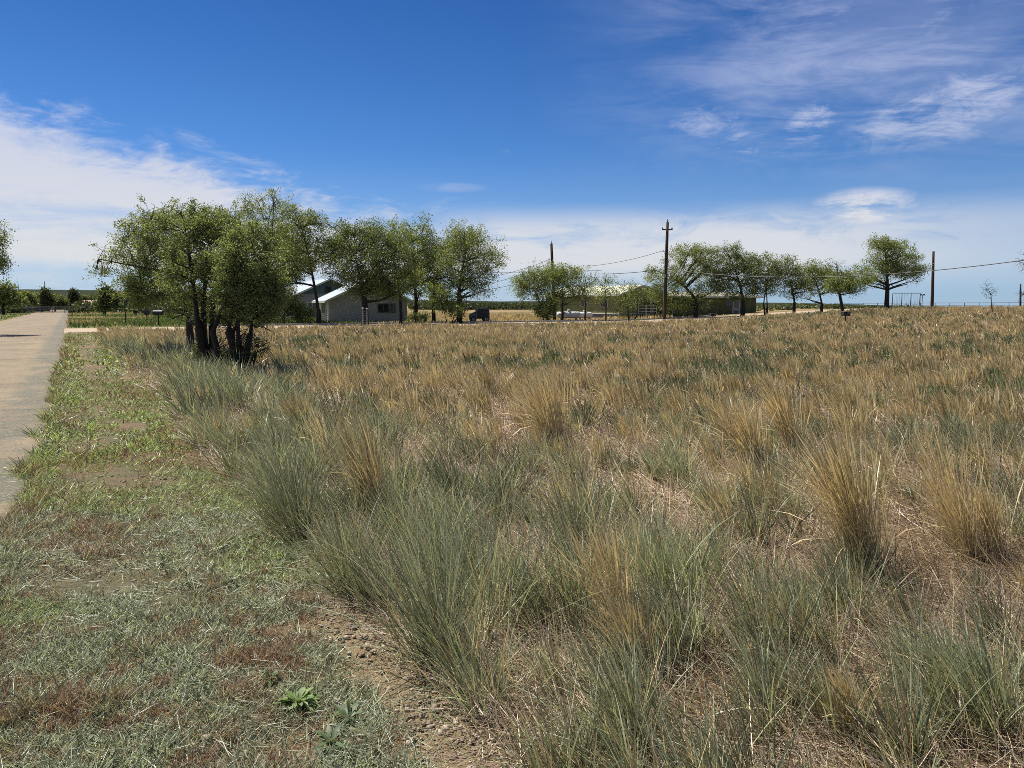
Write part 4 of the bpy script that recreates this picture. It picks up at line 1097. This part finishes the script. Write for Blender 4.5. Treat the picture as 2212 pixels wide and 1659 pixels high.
MB().poly([(-.4, -.4, 1.3), (4.2, -.4, 1.3), (3.6, 2.2, 2.6), (.2, 2.2, 2.6)]).poly([(-.4, 4.8, 1.3), (-.4, -.4, 1.3), (.2, 2.2, 2.6)]).poly([(4.2, -.4, 1.3), (4.2, 4.8, 1.3), (3.6, 2.2, 2.6)]).poly([(4.2, 4.8, 1.3), (-.4, 4.8, 1.3), (.2, 2.2, 2.6), (3.6, 2.2, 2.6)]).build('roof', M['pinkroof'], ph)
window(ph, .6, 0, .4, .8, .6, 'front', M['whitepaint'], 1); window(ph, 2.4, 0, .4, .8, .6, 'front', M['whitepaint'], 1)

# ------------------------------------------------------------------ vehicles
def car_profile(mb, pts, w_):
    """extrude a side profile (x, z) across y with tucked-in flanks"""
    n_ = len(pts); i0 = len(mb.v)
    for yy, s_ in ((-w_ / 2, .94), (-w_ / 2 + .09, 1.0), (w_ / 2 - .09, 1.0), (w_ / 2, .94)):
        cx = sum(p[0] for p in pts) / n_; cz = sum(p[1] for p in pts) / n_
        for px_, pz_ in pts: mb.v.append((cx + (px_ - cx) * s_, yy, cz + (pz_ - cz) * s_))
    for k in range(3):
        for j in range(n_): mb.f.append((i0 + k * n_ + j, i0 + k * n_ + (j + 1) % n_, i0 + (k + 1) * n_ + (j + 1) % n_, i0 + (k + 1) * n_ + j))
    mb.f.append(tuple(i0 + j for j in range(n_))[::-1]); mb.f.append(tuple(i0 + 3 * n_ + j for j in range(n_)))


def wheel(t_, x, y, r_, s_):
    w_ = MB().tube([(x, y - .1, r_), (x, y - .08, r_), (x, y + .08, r_), (x, y + .1, r_)], [r_ * .85, r_, r_, r_ * .85], 16).build('wheel', M['darksteel'], t_)
    MB().tube([(x, y + s_ * .10, r_), (x, y + s_ * .12, r_)], r_ * .5, 10).build('rim', M['steel'], w_)


# parked pickup far down the road
b = G(181, 150)
pk = thing('pickup_truck', 'tiny white and dark pickup parked at the far end of the road', 'pickup', b, math.radians(10))
mb = MB(); car_profile(mb, [(-1.0, .35), (1.0, .35), (1.05, .72), (.5, .80), (.28, 1.18), (-.25, 1.2), (-.32, .82), (-1.0, .8)], .95); mb.build('body', M['whitepaint'], pk)
MB().box((.02, -.475, .98), (.42, .03, .26)).build('side_window', M['glass'], pk)
for sx in (-.62, .62):
    for sy in (-.42, .42): wheel(pk, sx, sy, .22, 1 if sy > 0 else -1)
# small covered utility vehicle by the round elm
b = G(1036, 71)
ut = thing('utility_vehicle', 'small utility vehicle with a boxy dark cover parked right of the round elm', 'utility vehicle', b, math.radians(8))
mb = MB(); car_profile(mb, [(-.28, .32), (.82, .32), (.84, 1.02), (.78, 1.20), (.60, 1.27), (-.12, 1.25), (-.28, 1.10)], 1.1); bd = mb.build('cover', M['darksteel'], ut)
fr = MB()
for yy in (-.56, .56): fr.tube([(-.30, yy, .32), (-.30, yy, 1.12), (-.12, yy, 1.29), (.62, yy, 1.31), (.82, yy, 1.2), (.87, yy, .35)], .035, 6, False)
for xx, zz in ((-.12, 1.29), (.62, 1.31)): fr.tube([(xx, -.56, zz), (xx, .56, zz)], .03, 6)
fr.build('frame', M['steel'], ut)
mb = MB(); car_profile(mb, [(-.92, .30), (-.30, .30), (-.30, 1.02), (-.62, .86), (-.90, .74), (-.95, .5)], 1.0); hd = mb.build('hood', M['skirt'], ut)
for sy in (-.32, .32): MB().tube([(-.95, sy, .6), (-.97, sy, .6)], .08, 10).build('headlight', M['tank'], hd)
for sx in (-.62, .55):
    for sy in (-.5, .5): wheel(ut, sx, sy, .27, 1 if sy > 0 else -1)


# ------------------------------------------------------------------ tanks, grills, posts
def tank(px, D, L_, r_, label, rz):
    b = G(px, D); t_ = thing('propane_tank', label, 'propane tank', b, rz, 'white propane tanks')
    c = r_ + .22; xs = [-L_ / 2, -L_ / 2 + r_ * .12, -L_ / 2 + r_ * .4, -L_ / 2 + r_ * .8, L_ / 2 - r_ * .8, L_ / 2 - r_ * .4, L_ / 2 - r_ * .12, L_ / 2]
    rs = [r_ * .15, r_ * .52, r_ * .83, r_, r_, r_ * .83, r_ * .52, r_ * .15]
    MB().tube([(x_, 0, c) for x_ in xs], rs, 20).build('shell', M['tank'], t_, smooth=True)
    dm_ = MB().tube([(0, 0, c + r_ * .95), (0, 0, c + r_ + .16), (0, 0, c + r_ + .2)], [.17, .17, .10], 12).build('valve_dome', M['tank'], t_)
    for sx in (-.3, .3): MB().box((sx * L_, 0, 0), (.16, r_ * 1.5, .30), base=True).build('saddle', M['porcelain'], t_)


tank(1228, 78.5, 2.5, .34, 'larger white propane tank between the elm trunks, nearest the first pole', math.radians(5))
tank(1262, 80.5, 1.7, .31, 'shorter white propane tank right of the larger one', math.radians(5))


def grill(px, D, top_py, label):
    b = G(px, D); zt = P(px, top_py, D)[2] - b[2]
    t_ = thing('park_grill', label, 'grill', b, math.radians(12), 'steel park grills on posts')
    MB().tube([(0, 0, -.1), (0, 0, zt - .28)], .04, 10).build('post', M['darksteel'], t_)
    f = MB(); f.box((0, 0, zt - .27), (.48, .38, .02)); f.box((0, .18, zt - .14), (.48, .02, .25)); f.box((-.23, 0, zt - .14), (.02, .34, .25)); f.box((.23, 0, zt - .14), (.02, .34, .25)); f.box((0, -.18, zt - .19), (.44, .02, .14)); f.build('firebox', M['darksteel'], t_)
    gr = MB()
    for i_ in range(9): gr.tube([(-.21 + i_ * .0525, -.2, zt), (-.21 + i_ * .0525, .19, zt)], .008, 5)
    gr.tube([(-.25, -.2, zt), (.25, -.2, zt)], .012, 5); gr.build('grate', M['steel'], t_)
    MB().tube([(.25, -.1, zt - .04), (.36, -.1, zt - .02)], .015, 6).build('handle', M['steel'], t_)


grill(1824, 52, 673.5, 'black box grill on a post standing in the dry field near the leaning elm')
grill(1538, 70, 677, 'dark grill on a post in front of the olive building')

# twin pipe marker in the field
b = G(790, 55)
mp_ = thing('pipe_marker', 'pair of grey metal pipes with white caps in front of the grey house', 'marker post', b, RA)
for sx, hh in ((-.17, 1.32), (.13, 1.30)):
    p_ = MB().tube([(sx, 0, -.2), (sx, 0, hh)], .045, 10).build('pipe', M['steel'], mp_)
    MB().tube([(sx, 0, hh), (sx, 0, hh + .06), (sx, 0, hh + .08)], [.07, .07, .03], 10).build('cap', M['whitepaint'], p_)
rg = MB()
for z_ in np.arange(.35, 1.2, .16): rg.box((-.02, 0, z_), (.3, .03, .05))
rg.build('rung', M['skirt'], mp_)

# sign posts left of the thicket
b = G(274, 58)
s1_ = thing('street_sign', 'dark post with a flat street name blade left of the thicket', 'street sign', b, RA + .3)
MB().tube([(0, 0, -.2), (0, 0, 2.05)], .045, 8).build('post', M['darksteel'], s1_)
MB().box((.35, 0, 1.95), (1.0, .02, .26)).build('blade', M['darksteel'], s1_)
b = G(320, 62)
s2_ = thing('round_sign', 'short post with a small round dark disc behind the thicket', 'sign', b, 0)
MB().tube([(0, 0, -.1), (0, 0, .85)], .035, 8).build('post', M['darksteel'], s2_)
MB().tube([(0, -.03, 1.02), (0, .0, 1.02)], .27, 20).build('disc', M['darksteel'], s2_)
b = G(345, 60)
s3_ = thing('mailbox', 'dark rounded mailbox on a post just left of the thicket', 'mailbox', b, 0)
MB().tube([(0, 0, -.1), (0, 0, .8)], .05, 8).build('post', M['pole'], s3_)
mb = MB(); mb.tube([(-.38, 0, .98), (-.36, 0, .98), (.36, 0, .98), (.38, 0, .98)], [.16, .2, .2, .16], 14); mb.build('box', M['darksteel'], s3_)

# ------------------------------------------------------------------ utility poles and wires
def upole(label, bx, top, D, r_, kind):
    b = G(bx, D); tp = P(top[0], top[1], D) - b
    t_ = thing('utility_pole', label, 'utility pole', b, 0, 'wooden utility poles')
    MB().tube([(0, 0, -.3)] + [tuple(tp * f) for f in (.25, .5, .75, 1)], [r_ * 1.15, r_ * 1.05, r_ * .98, r_ * .88, r_ * .78], 12).build('pole', M['pole'], t_, smooth=True)
    if kind == 'main':
        at = tp * .925
        MB().box((at[0], 0, at[2]), (1.05, .09, .11)).build('crossarm', M['pole'], t_)
        for sx in (-.46, .46):
            MB().tube([(at[0] + sx, 0, at[2] + .05), (at[0] + sx, 0, at[2] + .12), (at[0] + sx, 0, at[2] + .17), (at[0] + sx, 0, at[2] + .24)], [.03, .08, .05, .03], 10).build('insulator', M['skirt'], t_)
        MB().tube([(tp[0], 0, tp[2]), (tp[0], 0, tp[2] + .12), (tp[0], 0, tp[2] + .2), (tp[0], 0, tp[2] + .3)], [.03, .09, .05, .03], 10).build('insulator', M['skirt'], t_)
        MB().tube([tuple(tp * .70 + (-.16, -.1, 0)), tuple(tp * .35 + (-.16, -.1, 0)), (-.16, -.1, 0)], .035, 8).build('conduit', M['steel'], t_)
        MB().box(tuple(tp * .70 + (-.26, -.02, 0)), (.32, .05, .05)).build('bracket', M['darksteel'], t_)
        MB().box(tuple(tp * .45 + (-.1, -.16, 0)), (.16, .12, .3)).build('meter_box', M['steel'], t_)
    if kind == 'second':
        MB().tube([tuple(tp * .80), tuple(tp * .80 + (-.35, 0, .02)), tuple(tp * .78 + (-.35, 0, -.2))], .03, 6).build('bracket', M['darksteel'], t_)
        MB().tube([tuple(tp * .99 + (0, 0, 0)), tuple(tp + (0, 0, .25))], .03, 6).build('pin', M['darksteel'], t_)
    return b, tp


upole('tallest wooden pole with a small crossarm and conduit, between the olive wings', 1434, (1442, 480), 77, .17, 'main')
upole('slightly leaning wooden pole rising from the bush at the building', 1198, (1191, 526), 79, .16, 'second')
upole('plain bare wooden pole right of the swing set', 2009, (2016.5, 543), 108, .19, 'plain')
upole('short thin pole at the right edge among bare boughs', 2199, (2204.5, 613), 90, .10, 'plain')


def wire(label, A, B, sag, r_=.016):
    A, B = np.asarray(A), np.asarray(B); pts = []
    for t_ in np.linspace(0, 1, 26): p = A + (B - A) * t_; p[2] -= sag * 4 * t_ * (1 - t_); pts.append(p)
    o = MB().tube(pts, r_ * 1.5, 5).build('overhead_wire', M['wire'], None, origin=tuple(A)); o.location = [float(v) for v in A]
    tag(o, label, 'wire', 'overhead wires')


wire('long wire running from the tallest pole over the elms to the right edge', P(1439, 581, 77), P(2290, 551, 50), 1.1, .02)
wire('wire sloping down left from high on the tallest pole to the building mast', P(1434, 541, 77), P(1268, 575, 92), .25, .014)
wire('dark wire leaving the tallest pole to the left at mid height', P(1430, 582, 77), P(1300, 592, 88), .1, .018)
wire('upper of two wires going down left from the leaning pole', P(1188, 560, 79), P(990, 604, 88), .5, .013)
wire('lower of two wires going down left from the leaning pole', P(1188, 567, 79), P(990, 622, 88), .5, .013)
wire('nearly level wire passing behind the leaning pole into the round elm', P(1300, 584, 88), P(990, 588, 98), .1, .012)
wire('lowest wire dropping left into the round crowned elm', P(1150, 606, 86), P(1000, 634, 84), .1, .012)

# ------------------------------------------------------------------ playground, fence, masts
b = G(1923, 132); e = G(1982, 132); L_ = e[0] - b[0]
sw = thing('swing_set', 'steel swing set frame in front of the fence right of the big elm', 'swing set', b, 0)
HS = 2.45
MB().tube([(0, 0, HS), (L_, 0, HS)], .05, 8).build('top_bar', M['darksteel'], sw)
for f_ in (0, .34, .67, 1):
    mb = MB()
    for s_ in (-1, 1): mb.tube([(f_ * L_, 0, HS), (f_ * L_ + s_ * .5, s_ * 1.1, -.1)], .045, 6)
    mb.build('leg_frame', M['darksteel'], sw)
for f_ in (.12, .22, .46, .56, .78, .88):
    c_ = MB(); x_ = f_ * L_
    c_.tube([(x_ - .15, 0, HS), (x_ - .15, 0, .55)], .014, 4); c_.tube([(x_ + .15, 0, HS), (x_ + .15, 0, .55)], .014, 4)
    s_o = c_.build('chain', M['steel'], sw); MB().box((x_, 0, .53), (.42, .2, .04)).build('seat', M['darksteel'], s_o)
b = G(1987, 130)
bp = thing('lamp_post', 'thin post with a small dark double lamp head right of the swing set', 'lamp post', b, 0)
MB().tube([(0, 0, -.1), (0, 0, 2.1)], .045, 8).build('post', M['darksteel'], bp)
MB().box((0, 0, 2.12), (.75, .06, .06)).build('arm', M['darksteel'], bp)
for sx in (-.25, .25): MB().tube([(sx, 0, 2.02), (sx, 0, 2.2), (sx, 0, 2.28)], [.14, .16, .06], 10).build('lamp_head', M['darksteel'], bp)
fx = thing('rail_fence', 'low pipe rail fence along the skyline on the right', 'fence', G(1800, 152), 0)
f0 = np.array(fx.location); xs_f = np.arange(0, 52, 2.6); rails = MB(); zf = []
for x_ in xs_f:
    X_f = f0[0] + x_; z_ = float(zg(X_f, 152 - x_ * .15)) - f0[2]; zf.append((x_, -x_ * .15, z_))
for i_ in range(len(zf) - 1):
    for hh in (1.12, .62): rails.tube([(zf[i_][0], zf[i_][1], zf[i_][2] + hh), (zf[i_ + 1][0], zf[i_ + 1][1], zf[i_ + 1][2] + hh)], .035 if hh > 1 else .02, 5)
rails.build('rail', M['darksteel'], fx)
for p_ in zf: MB().tube([(p_[0], p_[1], p_[2] - .2), (p_[0], p_[1], p_[2] + 1.15)], .045, 6).build('post', M['darksteel'], fx)
cf = thing('chain_link_fence', 'pale chain link fence before the dark house at the far left', 'fence', G(-20, 140), 0)
c0 = np.array(cf.location); m1 = MB(); m2 = MB()
for i_ in range(9):
    x_ = i_ * 1.4; MB().tube([(x_, x_ * 1.1, 0), (x_, x_ * 1.1, 1.2)], .05, 6).build('post', M['steel'], cf)
m1.tube([(0, 0, 1.2), (11.2, 12.32, 1.2)], .04, 6).tube([(0, 0, .1), (11.2, 12.32, .1)], .03, 6); m1.build('rail', M['steel'], cf)
for i_ in range(60):
    a_ = i_ * 11.2 / 60
    for s_ in (-.5, .5):
        e_ = min(max(a_ + s_, 0), 11.2); m2.tube([(a_, a_ * 1.1, .1), (e_, e_ * 1.1, 1.2)], .012, 3, False)
m2.build('mesh', M['steel'], cf)
for px_, py_, lb in ((39, 613, 'thin radio mast on the mesa, left of the other mast'), (96, 608, 'taller radio mast on the mesa above the dark pointed tree')):
    D = 1500; t_ = P(px_, py_, D); z0 = -14
    a_ = thing('radio_mast', lb, 'radio mast', (t_[0], D, z0), 0, 'radio masts')
    m_ = MB(); hh = t_[2] - z0
    for q in range(3): an = q * 2.094; m_.tube([(1.2 * math.cos(an), 1.2 * math.sin(an), 0), (.35 * math.cos(an), .35 * math.sin(an), hh)], .28, 4)
    for z_ in np.arange(3, hh, 5): m_.tube([(.9, .3, z_), (-.7, -.5, z_ + 2.5)], .15, 4)
    m_.build('lattice', M['steel'], a_)

# ------------------------------------------------------------------ small weeds and stones in front
def weed(px, py, r_, nl, label, colr, seed):
    b = gp(px, py); b[2] = float(zbump(np.array(b[0]), np.array(b[1])))
    r = np.random.default_rng(seed); t_ = thing('weed', label, 'weed', b, 0)
    V_, Q_, C_ = [], [], []
    for i_ in range(nl):
        a = r.uniform(0, 6.28); L_ = r_ * r.uniform(.5, 1.15); el_ = r.uniform(.15, 1.15); k = 6; ts = np.linspace(0, 1, k)
        rad = L_ * ts * math.cos(el_); z = L_ * (ts * math.sin(el_) - .45 * ts ** 2) + .012; wv = np.interp(ts, [0, .2, .6, .85, 1], [.12, .4, 1, .7, .05]) * r_ * .085 * r.uniform(.7, 1.3) * (1 + .25 * np.sin(ts * 18 + a))
        for s_ in (-1, 0, 1): pass
        c = np.stack([rad * math.cos(a), rad * math.sin(a), np.maximum(z, .004)], -1); pn = np.array([-math.sin(a), math.cos(a), .25 * r.normal()])
        i0 = sum(len(q) for q in V_)
        V_.append(np.concatenate([c - pn * wv[:, None], c - (0, 0, .15) * wv[:, None], c + pn * wv[:, None]]))
        for j in range(k - 1): Q_ += [(i0 + j, i0 + j + 1, i0 + k + j + 1, i0 + k + j), (i0 + k + j, i0 + k + j + 1, i0 + 2 * k + j + 1, i0 + 2 * k + j)]
        C_.append(np.tile(np.array(colr) * r.uniform(.6, 1.2), (3 * k, 1)))
    quads_mesh('leaves', np.concatenate(V_), np.array(Q_), M['leaf'], np.concatenate(C_), t_, smooth=True)
    MB().tube([(0, 0, -.02), (0, 0, .02)], .008, 8).build('root_crown', M['bark'], t_)


weed(618, 1560, .13, 60, 'bright green leafy weed on the verge near the bottom, the largest', (.16, .24, .06), 1)
weed(735, 1590, .11, 18, 'small green weed beside bare pebbly soil at the bottom', (.09, .14, .045), 2)
weed(690, 1655, .12, 18, 'green weed cut by the bottom edge of the view', (.08, .13, .045), 3)
weed(560, 1500, .09, 14, 'flat green rosette just behind the largest weed', (.10, .15, .05), 4)
weed(1000, 1500, .12, 16, 'dark green weed at the foot of the tall grass clump', (.07, .11, .05), 5)
weed(960, 1460, .10, 14, 'small dark weed on the bare strip beside the grass edge', (.08, .12, .06), 6)
